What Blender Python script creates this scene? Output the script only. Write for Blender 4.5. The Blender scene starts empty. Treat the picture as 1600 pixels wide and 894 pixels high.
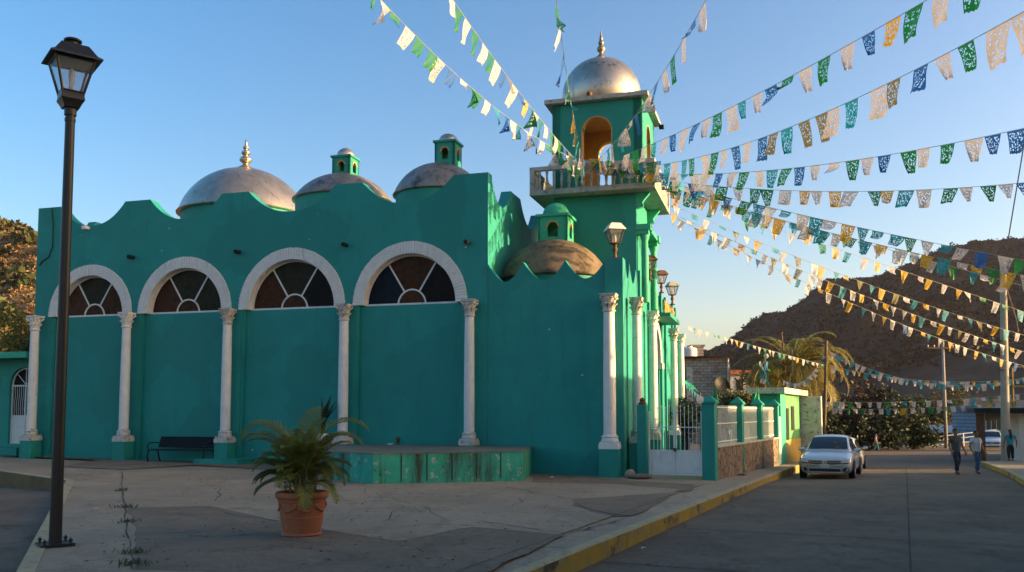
import bpy, bmesh, math, random
import numpy as np
from mathutils import Vector, Matrix, noise, Quaternion
random.seed(7)
PI = math.pi
R = math.radians
scene = bpy.context.scene
col = scene.collection

# ------------------------------------------------------------------ camera model
YH, YP = 645.0, 548.0
FL = math.sqrt(1390**2 - (YH-YP)**2)
TH = math.atan((YH-YP)/FL)
CZ = 1.75
cam_d = bpy.data.cameras.new('camera')
cam = bpy.data.objects.new('camera', cam_d); col.objects.link(cam)
cam.location = (0, 0, CZ); cam.rotation_euler = (PI/2+TH, 0, 0)
cam_d.sensor_width = 36; cam_d.lens = 36*FL/1600; cam_d.shift_y = (YP-447)/1600
cam_d.clip_start = .1; cam_d.clip_end = 20000
scene.camera = cam

def ray(px, py):
    u = (px-800)/FL; v = (YP-py)/FL
    return Vector((u, math.cos(TH)-v*math.sin(TH), math.sin(TH)+v*math.cos(TH)))
def at(px, py, d):                      # the place at depth y = d seen in that direction
    r = ray(px, py); k = d/r.y
    return Vector((k*r.x, d, CZ+k*r.z))
def on(px, py, z):                      # the place at height z
    r = ray(px, py); k = (z-CZ)/r.z
    return Vector((k*r.x, k*r.y, z))
def proj(p):
    dy = p.y*math.cos(TH)+(p.z-CZ)*math.sin(TH)
    v = (-p.y*math.sin(TH)+(p.z-CZ)*math.cos(TH))/dy
    return 800+FL*p.x/dy, YP-FL*v

# ------------------------------------------------------------------ ground heights
def sstep(a, b, x):
    t = min(1, max(0, (x-a)/(b-a))); return t*t*(3-2*t)
def z_plaza(x, y=0):
    return -0.0145*(min(9, max(-30, x))+9.9)
def z_road(x, y):
    z = -.45
    if x < 0: z += .24*sstep(0, -9, x)
    q = y-.35*(x-14)
    if q > 30: z -= .028*(min(q, 62)-30)
    if q > 62: z -= .022*(min(q, 90)-62)
    return z
def z_walk(x, y):
    return min(z_plaza(x)-.012, z_road(max(x, 1), y)+.275)

# ------------------------------------------------------------------ mesh building
class MB:
    def __init__(s): s.v = []; s.f = []; s.m = []; s.uv = []
    def add(s, vs, fs, mi=0, M=None):
        b = len(s.v)
        if M is not None: vs = [M @ Vector(v) for v in vs]
        s.v += [tuple(v) for v in vs]
        s.f += [tuple(i+b for i in f) for f in fs]
        s.m += [mi]*len(fs)
        return s
    def box(s, c, d, mi=0, rz=0, M=None):
        x, y, z = d[0]/2, d[1]/2, d[2]/2
        vs = [Vector((i*x, j*y, k*z)) for k in (-1, 1) for j in (-1, 1) for i in (-1, 1)]
        T = Matrix.Translation(c) @ Matrix.Rotation(rz, 4, 'Z')
        if M is not None: T = M @ T
        return s.add([T @ v for v in vs], [(0,2,3,1),(4,5,7,6),(0,1,5,4),(2,6,7,3),(0,4,6,2),(1,3,7,5)], mi)
    def span(s, x0, x1, y0, y1, z0, z1, mi=0):
        return s.box(((x0+x1)/2, (y0+y1)/2, (z0+z1)/2), (abs(x1-x0), abs(y1-y0), abs(z1-z0)), mi)
    def lathe(s, prof, c=(0,0,0), n=24, mi=0, M=None, cap=True, a0=0, a1=2*PI):
        vs = []; fs = []; k = len(prof); full = abs(a1-a0-2*PI) < 1e-6
        m = n if full else n+1
        for i in range(m):
            a = a0+(a1-a0)*i/n
            for r, z in prof: vs.append((c[0]+r*math.cos(a), c[1]+r*math.sin(a), c[2]+z))
        for i in range(n):
            j = (i+1) % m
            for q in range(k-1): fs.append((i*k+q, j*k+q, j*k+q+1, i*k+q+1))
        if cap and full:
            fs.append(tuple(i*k for i in range(n))[::-1]); fs.append(tuple(i*k+k-1 for i in range(n)))
        return s.add(vs, fs, mi, M)
    def tube(s, pts, r, n=8, mi=0, cap=True):
        pts = [Vector(p) for p in pts]; k = len(pts)
        rs = r if isinstance(r, (list, tuple)) else [r]*k
        vs = []; fs = []; up = None
        for i, p in enumerate(pts):
            t = (pts[min(i+1, k-1)]-pts[max(i-1, 0)])
            if t.length < 1e-9: t = Vector((0,0,1))
            t.normalize()
            if up is None: up = Vector((0,0,1)) if abs(t.z) < .9 else Vector((1,0,0))
            a = t.cross(up)
            if a.length < 1e-4: a = t.orthogonal()
            a.normalize(); b = a.cross(t); up = b
            for j in range(n):
                q = 2*PI*j/n
                vs.append(p+(a*math.cos(q)+b*math.sin(q))*rs[i])
        for i in range(k-1):
            for j in range(n): fs.append((i*n+j, i*n+(j+1) % n, (i+1)*n+(j+1) % n, (i+1)*n+j))
        if cap: fs.append(tuple(range(n))[::-1]); fs.append(tuple((k-1)*n+j for j in range(n)))
        return s.add(vs, fs, mi)
    def prism(s, poly, z0, z1, mi=0, mtop=None):         # poly: plan points, z0/z1 numbers or functions
        f0 = z0 if callable(z0) else (lambda x, y: z0); f1 = z1 if callable(z1) else (lambda x, y: z1)
        n = len(poly)
        vs = [(x, y, f0(x, y)) for x, y in poly]+[(x, y, f1(x, y)) for x, y in poly]
        s.add(vs, [(i, (i+1) % n, n+(i+1) % n, n+i) for i in range(n)]+[tuple(range(n))[::-1]], mi)
        return s.add(vs[n:], [tuple(range(n))], mi if mtop is None else mtop)
    def plate(s, poly, y0, y1, mi=0, axis='y'):          # poly in x,z extruded along y (or in y,z along x)
        n = len(poly)
        g = (lambda a, b, c: (a, c, b)) if axis == 'y' else (lambda a, b, c: (c, a, b))
        vs = [g(a, b, y0) for a, b in poly]+[g(a, b, y1) for a, b in poly]
        return s.add(vs, [(i, (i+1) % n, n+(i+1) % n, n+i) for i in range(n)]+[tuple(range(n))[::-1], tuple(range(n, 2*n))], mi)
    def band(s, xs, zb, zt, y0, y1, mi=0, axis='y'):     # a wall whose foot and head follow curves
        n = len(xs); vs = []; fs = []
        g = (lambda a, b, c: (a, b, c)) if axis == 'y' else (lambda a, b, c: (b, a, c))
        for x in xs:
            b, t = zb(x), zt(x)
            vs += [g(x, y0, b), g(x, y0, t), g(x, y1, t), g(x, y1, b)]
        for i in range(n-1):
            a, c = 4*i, 4*i+4
            for q in range(4): fs.append((a+q, a+(q+1) % 4, c+(q+1) % 4, c+q))
        fs.append((0,1,2,3)); e = 4*(n-1); fs.append((e+3, e+2, e+1, e))
        return s.add(vs, fs, mi)
    def build(s, name, mats, parent=None, smooth=False, fix=True, angle=None):
        me = bpy.data.meshes.new(name)
        me.from_pydata(s.v, [], s.f)
        if not isinstance(mats, (list, tuple)): mats = [mats]
        for m in mats: me.materials.append(m)
        if len(mats) > 1: me.polygons.foreach_set('material_index', s.m)
        if fix and len(s.f) < 60000:
            bm = bmesh.new(); bm.from_mesh(me); bmesh.ops.recalc_face_normals(bm, faces=bm.faces); bm.to_mesh(me); bm.free()
        if smooth: me.shade_smooth()
        if angle: me.set_sharp_from_angle(angle=R(angle))
        o = bpy.data.objects.new(name, me); col.objects.link(o)
        if parent: o.parent = parent
        return o

def tag(o, label=None, cat=None, group=None, kind=None):
    if label: o['label'] = label
    if cat: o['category'] = cat
    if group: o['group'] = group
    if kind: o['kind'] = kind
    return o
def thing(name, label, cat, loc=(0,0,0), rz=0, group=None):
    o = bpy.data.objects.new(name, None); col.objects.link(o)
    o.location = loc; o.rotation_euler = (0, 0, rz); o.empty_display_size = .2
    return tag(o, label, cat, group)
def dup(o, parent=None):
    c = o.copy(); col.objects.link(c); c.parent = parent
    for ch in list(o.children): dup(ch, c)
    return c

# ------------------------------------------------------------------ materials
def nodes(m):
    m.use_nodes = True; nt = m.node_tree; return nt, nt.nodes, nt.links, nt.nodes['Principled BSDF']
def noise_node(nt, scale, detail=4, rough=.6, stretch=None, coord='Object'):
    tc = nt.nodes.new('ShaderNodeTexCoord'); n = nt.nodes.new('ShaderNodeTexNoise')
    n.inputs['Scale'].default_value = scale; n.inputs['Detail'].default_value = detail; n.inputs['Roughness'].default_value = rough
    src = tc.outputs[coord]
    if stretch:
        mp = nt.nodes.new('ShaderNodeMapping'); mp.inputs['Scale'].default_value = stretch
        nt.links.new(src, mp.inputs['Vector']); src = mp.outputs['Vector']
    nt.links.new(src, n.inputs['Vector']); return n
def ramp(nt, src, a, b, ca=(0,0,0,1), cb=(1,1,1,1)):
    r = nt.nodes.new('ShaderNodeValToRGB'); r.color_ramp.elements[0].position = a; r.color_ramp.elements[1].position = b
    r.color_ramp.elements[0].color = ca; r.color_ramp.elements[1].color = cb
    nt.links.new(src, r.inputs['Fac']); return r
def mix(nt, fac, a, b, mode='MIX'):
    m = nt.nodes.new('ShaderNodeMix'); m.data_type = 'RGBA'; m.blend_type = mode
    for sck, val in ((m.inputs[0], fac), (m.inputs[6], a), (m.inputs[7], b)):
        if hasattr(val, 'type') and hasattr(val, 'is_output'): nt.links.new(val, sck)
        elif isinstance(val, (tuple, list)): sck.default_value = tuple(val)+((1,) if len(val) == 3 else ())
        else: sck.default_value = val
    return m.outputs[2]
def pm(name, c1, c2=None, scale=3, rough=.75, metal=0, bump=0, bscale=30, layers=(), spec=.4, stretch=None):
    """paint, plaster, metal...: two tones mixed by noise, then layers of (colour, noise scale, lo, hi, stretch)"""
    m = bpy.data.materials.new(name); nt, N, L, P = nodes(m)
    c = c1
    if c2 is not None:
        n = noise_node(nt, scale, 6, .65, stretch); r = ramp(nt, n.outputs['Fac'], .35, .65)
        c = mix(nt, r.outputs['Color'], c1, c2)
    for lay in layers:
        cc, sc, lo, hi = lay[:4]; st = lay[4] if len(lay) > 4 else None
        n = noise_node(nt, sc, 7, .7, st); r = ramp(nt, n.outputs['Fac'], lo, hi)
        c = mix(nt, r.outputs['Color'], c, cc)
    if isinstance(c, tuple): P.inputs['Base Color'].default_value = c+(1,)
    else: L.new(c, P.inputs['Base Color'])
    P.inputs['Roughness'].default_value = rough; P.inputs['Metallic'].default_value = metal
    P.inputs['Specular IOR Level'].default_value = spec
    if bump:
        n = noise_node(nt, bscale, 6, .7); b = N.new('ShaderNodeBump'); b.inputs['Strength'].default_value = bump; b.inputs['Distance'].default_value = .02
        L.new(n.outputs['Fac'], b.inputs['Height']); L.new(b.outputs['Normal'], P.inputs['Normal'])
    return m

def plaster(name, c1, c2, chips=True, dark=.55):
    """old painted plaster: tone patches, runs of dirt, chips that show the pale coat below"""
    m = bpy.data.materials.new(name); nt, N, L, P = nodes(m)
    n = noise_node(nt, .7, 8, .7); r = ramp(nt, n.outputs['Fac'], .32, .68); c = mix(nt, r.outputs['Color'], c1, c2)
    n = noise_node(nt, 1.6, 8, .75, (2.2, 2.2, .25)); r = ramp(nt, n.outputs['Fac'], .54, .8, (0,0,0,1), (dark,)*3+(1,))
    c = mix(nt, r.outputs['Color'], c, tuple(q*.35 for q in c1))
    pv = N.new('ShaderNodeTexVoronoi'); pv.inputs['Scale'].default_value = .42; pv.inputs['Randomness'].default_value = 1
    pn = noise_node(nt, 1.1, 5); pm_ = mix(nt, .25, pn.outputs['Color'], pn.outputs['Color']); tcp = N.new('ShaderNodeTexCoord'); va = N.new('ShaderNodeVectorMath'); va.operation = 'ADD'
    L.new(tcp.outputs['Object'], va.inputs[0]); L.new(pm_, va.inputs[1]); L.new(va.outputs[0], pv.inputs['Vector'])
    sp_ = N.new('ShaderNodeSeparateColor'); L.new(pv.outputs['Color'], sp_.inputs[0]); pr = ramp(nt, sp_.outputs[0], .55, .75, (0,0,0,1), (.6,.6,.6,1)); c = mix(nt, pr.outputs['Color'], c, tuple(q*.72 for q in c1))
    n = noise_node(nt, 3.5, 9, .8); r = ramp(nt, n.outputs['Fac'], .58, .70, (0,0,0,1), (.4,.4,.4,1))
    c = mix(nt, r.outputs['Color'], c, tuple(min(1, q*1.25+.03) for q in c2))
    if chips:
        tc = N.new('ShaderNodeTexCoord'); v = N.new('ShaderNodeTexVoronoi'); v.inputs['Scale'].default_value = 1.75
        L.new(tc.outputs['Object'], v.inputs['Vector'])
        r1 = ramp(nt, v.outputs['Distance'], .045, .065, (1,1,1,1), (0,0,0,1))
        n2 = noise_node(nt, .35, 3); r2 = ramp(nt, n2.outputs['Fac'], .5, .56)
        mm = N.new('ShaderNodeMath'); mm.operation = 'MULTIPLY'; L.new(r1.outputs['Color'], mm.inputs[0]); L.new(r2.outputs['Color'], mm.inputs[1])
        c = mix(nt, mm.outputs[0], c, (.45,.5,.45))
    L.new(c, P.inputs['Base Color']); P.inputs['Roughness'].default_value = .62; P.inputs['Specular IOR Level'].default_value = .3
    n = noise_node(nt, 14, 8, .7); b = N.new('ShaderNodeBump'); b.inputs['Strength'].default_value = .35; b.inputs['Distance'].default_value = .02
    L.new(n.outputs['Fac'], b.inputs['Height']); L.new(b.outputs['Normal'], P.inputs['Normal'])
    return m

M = {}
M['teal'] = plaster('teal_paint', (.018,.27,.225), (.013,.215,.185))
M['teal2'] = plaster('teal_paint_plain', (.022,.278,.212), (.016,.228,.178), False)
M['stage'] = pm('mossy_stage_paint', (.03,.36,.24), (.02,.28,.19), 2, .7, layers=(((.35,.36,.30), 5, .58, .64), ((.025,.04,.03), .8, .49, .62, (1.6,1.6,.2)), ((.03,.04,.03), 6, .6, .7)), bump=.4)
M['stagetop'] = pm('worn_concrete_top', (.17,.17,.13), (.11,.11,.085), 2, .6, layers=(((.06,.06,.045), 3, .55, .75),))
M['white'] = pm('white_paint', (.76,.70,.64), (.66,.61,.56), 4, .6, layers=(((.22,.20,.17), 5, .62, .78), ((.3,.28,.25), 2, .6, .8, (3,3,.4))), bump=.2)
M['dirtywhite'] = pm('grimy_white_paint', (.62,.56,.49), (.45,.40,.34), 4, .7, layers=(((.10,.08,.06), 6, .52, .66),), bump=.3)
M['silver'] = pm('silver_dome_paint', (.62,.50,.39), (.46,.37,.29), 1.5, .33, .9, .2, 20, layers=(((.12,.10,.085), 2.6, .56, .72), ((.10,.09,.08), 1.2, .58, .75, (3,3,.5))))
M['oldsilver'] = pm('weathered_dome_paint', (.36,.29,.24), (.24,.20,.17), 2, .45, .6, .35, 25, layers=(((.07,.06,.05), 2.4, .5, .68), ((.09,.07,.06), 1.2, .55, .7, (3,3,.5))))
M['browndome'] = pm('mossy_brown_dome', (.20,.14,.085), (.13,.09,.06), 2, .85, 0, .4, 25, layers=(((.035,.03,.025), 1.6, .5, .65), ((.16,.15,.06), 1.1, .55, .75)))
M['goldfin'] = pm('aged_metal_finial', (.40,.31,.22), (.26,.2,.15), 8, .4, .7)
M['greyslab'] = pm('balcony_concrete_paint', (.42,.40,.34), (.30,.28,.24), 4, .75, layers=(((.07,.055,.045), 6, .56, .7),), bump=.3)
M['ochre'] = pm('ochre_plaster', (.50,.30,.10), (.42,.25,.08), 3, .8)
M['cupola'] = plaster('green_cupola', (.04,.36,.22), (.05,.42,.26), False, .6)
M['black'] = pm('black_iron', (.008,.008,.008), (.014,.013,.012), 8, .6, 0, spec=.25)
M['lampiron'] = pm('dark_lamp_iron', (.022,.017,.014), (.03,.022,.016), 10, .42, .3, spec=.5)
M['rust'] = pm('rusty_brown_metal', (.16,.07,.035), (.09,.04,.025), 6, .85)
M['concrete'] = pm('pole_concrete', (.34,.30,.25), (.27,.24,.2), 3, .85, bump=.3)
M['wood'] = pm('pole_wood', (.17,.11,.06), (.11,.07,.04), 4, .9, stretch=(6,6,.6))
M['wire'] = pm('wire_black', (.02,.02,.02), rough=.6)
M['string'] = pm('string_cord', (.30,.28,.26), rough=.8)
M['terracotta'] = pm('terracotta', (.42,.125,.05), (.33,.095,.04), 5, .7, layers=(((.5,.25,.16), 7, .62, .75),), bump=.15)
M['soil'] = pm('soil', (.03,.02,.014), (.05,.035,.02), 20, .95)
M['tarp'] = pm('green_tarp', (.01,.28,.10), (.015,.36,.14), 4, .6)
M['yellow'] = pm('kerb_yellow', (.46,.27,.025), (.36,.21,.025), 3, .75, layers=(((.07,.055,.035), 1.2, .54, .62), ((.22,.20,.16), 6, .55, .62)), bump=.3)
M['kerbtop'] = pm('kerb_worn_top', (.46,.34,.17), (.34,.26,.15), 3, .8, layers=(((.14,.12,.09), 5, .55, .7),), bump=.3)
M['chrome'] = pm('chrome', (.65,.65,.66), rough=.15, metal=1)
M['tyre'] = pm('tyre_rubber', (.014,.014,.014), rough=.85)
M['redlamp'] = pm('red_lamp_plastic', (.45,.03,.02), rough=.2)
M['blackplastic'] = pm('black_plastic', (.015,.015,.016), rough=.45)
M['skin'] = pm('skin', (.22,.11,.065), (.19,.09,.055), 12, .55)
M['hair'] = pm('hair', (.010,.008,.007), rough=.5)

def glassy(name, c, rough=.06, spec=.6, metal=0):
    m = bpy.data.materials.new(name); nt, N, L, P = nodes(m)
    P.inputs['Base Color'].default_value = c+(1,); P.inputs['Roughness'].default_value = rough; P.inputs['Specular IOR Level'].default_value = spec; P.inputs['Metallic'].default_value = metal
    return m
def stained(name, c):
    m = bpy.data.materials.new(name); nt, N, L, P = nodes(m)
    n = noise_node(nt, 5, 5); r = ramp(nt, n.outputs['Fac'], .35, .7, tuple(q*.4 for q in c)+(1,), c+(1,))
    L.new(r.outputs['Color'], P.inputs['Base Color']); P.inputs['Roughness'].default_value = .35; P.inputs['Specular IOR Level'].default_value = .08
    return m
GL = [stained('glass_brown', (.075,.026,.010)), stained('glass_olive', (.030,.026,.012)), stained('glass_black', (.010,.007,.006)), stained('glass_umber', (.09,.034,.014)), stained('glass_blue', (.006,.012,.025))]
M['carglass'] = glassy('car_glass', (.012,.016,.018), .04, .7)
M['headlight'] = glassy('headlight_glass', (.72,.72,.70), .22, .8, .15)
def clear(name, tint=(.9,.92,.95), a=.75):
    m = bpy.data.materials.new(name); nt, N, L, P = nodes(m)
    t = N.new('ShaderNodeBsdfTransparent'); t.inputs['Color'].default_value = tint+(1,)
    mx = N.new('ShaderNodeMixShader'); mx.inputs[0].default_value = a
    P.inputs['Base Color'].default_value = (.35,.36,.38,1); P.inputs['Roughness'].default_value = .15
    L.new(P.outputs[0], mx.inputs[1]); L.new(t.outputs[0], mx.inputs[2]); L.new(mx.outputs[0], N['Material Output'].inputs['Surface'])
    return m
M['lampglass'] = clear('lamp_glass', (.85,.87,.9), .72)
def carpaint(name, c):
    m = bpy.data.materials.new(name); nt, N, L, P = nodes(m)
    P.inputs['Base Color'].default_value = c+(1,); P.inputs['Metallic'].default_value = .55; P.inputs['Roughness'].default_value = .32
    P.inputs['Coat Weight'].default_value = .8; P.inputs['Coat Roughness'].default_value = .06
    return m
M['silvercar'] = carpaint('silver_car_paint', (.56,.56,.57)); M['whitecar'] = carpaint('white_car_paint', (.66,.67,.68))

def brickm(name, c1, c2, mort, bw=.4, bh=.16, ms=.02, layers=()):
    m = bpy.data.materials.new(name); nt, N, L, P = nodes(m)
    tc = N.new('ShaderNodeTexCoord'); mp = N.new('ShaderNodeMapping'); mp.inputs['Rotation'].default_value = (PI/2, 0, 0)
    L.new(tc.outputs['Object'], mp.inputs['Vector'])
    # bricks are laid along whichever wall they cover: x+y runs along it, z up
    sx = N.new('ShaderNodeSeparateXYZ'); L.new(tc.outputs['Object'], sx.inputs[0])
    ad = N.new('ShaderNodeMath'); ad.operation = 'ADD'; L.new(sx.outputs[0], ad.inputs[0]); L.new(sx.outputs[1], ad.inputs[1])
    cb = N.new('ShaderNodeCombineXYZ'); L.new(ad.outputs[0], cb.inputs[0]); L.new(sx.outputs[2], cb.inputs[1])
    b = N.new('ShaderNodeTexBrick'); b.inputs['Color1'].default_value = c1+(1,); b.inputs['Color2'].default_value = c2+(1,); b.inputs['Mortar'].default_value = mort+(1,)
    b.inputs['Scale'].default_value = 1; b.inputs['Brick Width'].default_value = bw; b.inputs['Row Height'].default_value = bh; b.inputs['Mortar Size'].default_value = ms
    L.new(cb.outputs[0], b.inputs['Vector']); c = b.outputs['Color']
    for cc, sc, lo, hi in layers:
        n = noise_node(nt, sc, 7, .7); r = ramp(nt, n.outputs['Fac'], lo, hi); c = mix(nt, r.outputs['Color'], c, cc)
    L.new(c, P.inputs['Base Color']); P.inputs['Roughness'].default_value = .85
    return m
M['brick'] = brickm('whitewashed_brick', (.40,.36,.31), (.30,.25,.21), (.20,.17,.14), .5, .2, .03, (((.20,.11,.075), 1.2, .5, .62), ((.45,.42,.38), 2.5, .55, .7)))
M['bluewall'] = brickm('blue_patterned_wall', (.10,.22,.30), (.22,.28,.32), (.03,.12,.20), .45, .4, .05)
def stonem():
    m = bpy.data.materials.new('fence_stone'); nt, N, L, P = nodes(m)
    tc = N.new('ShaderNodeTexCoord'); v = N.new('ShaderNodeTexVoronoi'); v.inputs['Scale'].default_value = 3.2; L.new(tc.outputs['Object'], v.inputs['Vector'])
    v2 = N.new('ShaderNodeTexVoronoi'); v2.feature = 'DISTANCE_TO_EDGE'; v2.inputs['Scale'].default_value = 3.2; L.new(tc.outputs['Object'], v2.inputs['Vector'])
    sp = N.new('ShaderNodeSeparateColor'); L.new(v.outputs['Color'], sp.inputs[0])
    r = ramp(nt, sp.outputs[0], 0, 1, (.22,.13,.065,1), (.42,.27,.15,1))
    n = noise_node(nt, 9, 6); c = mix(nt, n.outputs['Fac'], r.outputs['Color'], (.12,.09,.07))
    e = ramp(nt, v2.outputs['Distance'], .02, .07); c = mix(nt, e.outputs['Color'], (.07,.05,.04), c)
    L.new(c, P.inputs['Base Color']); P.inputs['Roughness'].default_value = .9
    b = N.new('ShaderNodeBump'); b.inputs['Strength'].default_value = .8; b.inputs['Distance'].default_value = .04
    L.new(e.outputs['Color'], b.inputs['Height']); L.new(b.outputs['Normal'], P.inputs['Normal'])
    return m
M['stone'] = stonem()

def pave(name, c1, c2, dark, wash, bump=.5, k=.85):
    """cast concrete: broad tone clouds, dark stains, pale scuffs, fine speckle"""
    m = bpy.data.materials.new(name); nt, N, L, P = nodes(m)
    n = noise_node(nt, .35, 8, .65); r = ramp(nt, n.outputs['Fac'], .35, .68); c = mix(nt, r.outputs['Color'], c1, c2)
    n = noise_node(nt, 1.3, 9, .75, (1, .5, 1)); r = ramp(nt, n.outputs['Fac'], .52, .76, (0,0,0,1), (k,k,k,1)); c = mix(nt, r.outputs['Color'], c, dark)
    n = noise_node(nt, 2.6, 9, .75); r = ramp(nt, n.outputs['Fac'], .55, .75, (0,0,0,1), (k*.8,k*.8,k*.8,1)); c = mix(nt, r.outputs['Color'], c, wash)
    n = noise_node(nt, 7, 9, .8); r = ramp(nt, n.outputs['Fac'], .40, .50, (.62,.60,.57,1), (1,1,1,1)); c = mix(nt, .42, c, r.outputs['Color'], 'MULTIPLY')
    n = noise_node(nt, .9, 9, .8, (.5, 1.6, 1)); r = ramp(nt, n.outputs['Fac'], .56, .62, (1,1,1,1), (.66,.63,.60,1)); c = mix(nt, .5, c, r.outputs['Color'], 'MULTIPLY')
    n = noise_node(nt, 60, 3, .7); r = ramp(nt, n.outputs['Fac'], .3, .75, (.66,.66,.66,1), (1.2,1.2,1.2,1)); c = mix(nt, 1.0, c, r.outputs['Color'], 'MULTIPLY')
    c = mix(nt, 1.0, c, (1.08, 1.0, .88), 'MULTIPLY')
    L.new(c, P.inputs['Base Color']); P.inputs['Roughness'].default_value = .85; P.inputs['Specular IOR Level'].default_value = .2
    n = noise_node(nt, 25, 8, .75); b = N.new('ShaderNodeBump'); b.inputs['Strength'].default_value = bump; b.inputs['Distance'].default_value = .015
    L.new(n.outputs['Fac'], b.inputs['Height']); L.new(b.outputs['Normal'], P.inputs['Normal'])
    return m
M['plaza'] = pave('plaza_concrete', (.40,.315,.235), (.29,.23,.172), (.17,.136,.102), (.50,.405,.31))
M['walk'] = pave('sidewalk_concrete', (.41,.33,.25), (.32,.26,.20), (.18,.145,.11), (.47,.385,.30))
M['darkpatch'] = pave('worn_dark_screed', (.26,.197,.145), (.18,.138,.102), (.10,.078,.06), (.36,.285,.215))
M['road'] = pave('road_surface', (.205,.162,.125), (.125,.100,.078), (.06,.049,.040), (.28,.225,.175), .8, 1.0)
M['crack'] = pm('crack_fill', (.045,.036,.027), (.07,.056,.042), 6, .95)
M['terrain'] = pm('dry_earth', (.12,.085,.05), (.08,.065,.035), .05, .95, layers=(((.05,.055,.02), .3, .5, .6),))

def leafm(name, a, b, trans=.25):
    m = bpy.data.materials.new(name); nt, N, L, P = nodes(m)
    n = noise_node(nt, 1.2, 4); r = ramp(nt, n.outputs['Fac'], .35, .65, a+(1,), b+(1,))
    L.new(r.outputs['Color'], P.inputs['Base Color']); P.inputs['Roughness'].default_value = .55; P.inputs['Specular IOR Level'].default_value = .25
    t = N.new('ShaderNodeBsdfTranslucent'); L.new(r.outputs['Color'], t.inputs['Color'])
    mx = N.new('ShaderNodeMixShader'); mx.inputs[0].default_value = trans
    L.new(P.outputs[0], mx.inputs[1]); L.new(t.outputs[0], mx.inputs[2]); L.new(mx.outputs[0], N['Material Output'].inputs['Surface'])
    return m
M['leafdark'] = leafm('leaf_dark', (.018,.030,.012), (.035,.05,.018))
M['leafshade'] = leafm('leaf_shaded', (.010,.013,.007), (.018,.022,.010), .1)  # darkened leaf green; shade on the road-end trees put into the colour
M['leafmid'] = leafm('leaf_mid', (.045,.07,.018), (.08,.10,.025))
M['leafyellow'] = leafm('leaf_yellow', (.14,.13,.02), (.22,.17,.03))
M['leafred'] = leafm('leaf_reddish', (.08,.035,.02), (.14,.05,.025))
M['drybush'] = leafm('dry_scrub', (.17,.10,.045), (.26,.155,.068), .15)
M['palmleaf'] = leafm('palm_leaf', (.17,.18,.03), (.33,.28,.05), .35)
M['palmdark'] = leafm('palm_leaf_dark', (.085,.12,.025), (.17,.17,.035), .3)
M['palmgold'] = leafm('palm_leaf_gold', (.13,.115,.022), (.26,.18,.035), .35)
M['cane'] = pm('palm_cane', (.18,.15,.05), (.26,.20,.08), 6, .6)
M['bark'] = pm('bark', (.10,.07,.045), (.06,.045,.03), 5, .95, bump=.5)

def papel(name, c):
    """cut tissue paper: lace of round holes inside a plain border, a medallion in the middle"""
    m = bpy.data.materials.new(name); nt, N, L, P = nodes(m)
    uv = N.new('ShaderNodeUVMap')
    mp = N.new('ShaderNodeMapping'); mp.inputs['Scale'].default_value = (9.5, 11.5, 1); L.new(uv.outputs[0], mp.inputs['Vector'])
    oi = N.new('ShaderNodeObjectInfo'); mu = N.new('ShaderNodeMath'); mu.operation = 'MULTIPLY'; mu.inputs[1].default_value = 40; L.new(oi.outputs['Random'], mu.inputs[0])
    cx = N.new('ShaderNodeCombineXYZ'); L.new(mu.outputs[0], cx.inputs[0]); L.new(mu.outputs[0], cx.inputs[1]); L.new(cx.outputs[0], mp.inputs['Location'])
    v = N.new('ShaderNodeTexVoronoi'); v.inputs['Scale'].default_value = 1; L.new(mp.outputs[0], v.inputs['Vector'])
    def mth(op, a, b):
        n = N.new('ShaderNodeMath'); n.operation = op
        for i, q in enumerate((a, b)):
            if q is None: continue
            if isinstance(q, (int, float)): n.inputs[i].default_value = q
            else: L.new(q, n.inputs[i])
        return n.outputs[0]
    hole = mth('LESS_THAN', v.outputs['Distance'], .40)
    sx = N.new('ShaderNodeSeparateXYZ'); L.new(uv.outputs[0], sx.inputs[0])
    dx = mth('ABSOLUTE', mth('SUBTRACT', sx.outputs[0], .5), None); dy = mth('SUBTRACT', sx.outputs[1], .52)
    inx = mth('LESS_THAN', dx, .43); iny = mth('LESS_THAN', mth('ABSOLUTE', dy, None), .41)
    r = mth('SQRT', mth('ADD', mth('POWER', mth('MULTIPLY', dx, 1.25), 2), mth('POWER', dy, 2)), None)
    ring = mth('MULTIPLY', mth('GREATER_THAN', r, .20), mth('LESS_THAN', r, .25))
    core = mth('LESS_THAN', r, .11)
    med = mth('MULTIPLY', mth('GREATER_THAN', r, .11), mth('LESS_THAN', r, .17))
    h = mth('MULTIPLY', mth('MULTIPLY', hole, mth('MULTIPLY', inx, iny)), mth('SUBTRACT', 1, mth('MAXIMUM', ring, core)))
    h = mth('MAXIMUM', h, mth('MULTIPLY', med, mth('LESS_THAN', v.outputs['Distance'], .55)))
    P.inputs['Base Color'].default_value = c+(1,); P.inputs['Roughness'].default_value = .6; P.inputs['Specular IOR Level'].default_value = .3
    t = N.new('ShaderNodeBsdfTranslucent'); t.inputs['Color'].default_value = c+(1,)
    m1 = N.new('ShaderNodeMixShader'); m1.inputs[0].default_value = .22; L.new(P.outputs[0], m1.inputs[1]); L.new(t.outputs[0], m1.inputs[2])
    tr = N.new('ShaderNodeBsdfTransparent'); m2 = N.new('ShaderNodeMixShader'); L.new(h, m2.inputs[0])
    L.new(m1.outputs[0], m2.inputs[1]); L.new(tr.outputs[0], m2.inputs[2]); L.new(m2.outputs[0], N['Material Output'].inputs['Surface'])
    return m
FLAGM = {k: papel('paper_'+n, c) for k, n, c in (('g','green',(.010,.15,.035)), ('w','white',(.48,.43,.43)), ('b','blue',(.015,.09,.32)), ('t','turquoise',(.012,.22,.30)), ('o','olive',(.17,.14,.05)), ('y','yellow',(.52,.30,.02)))}

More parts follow.
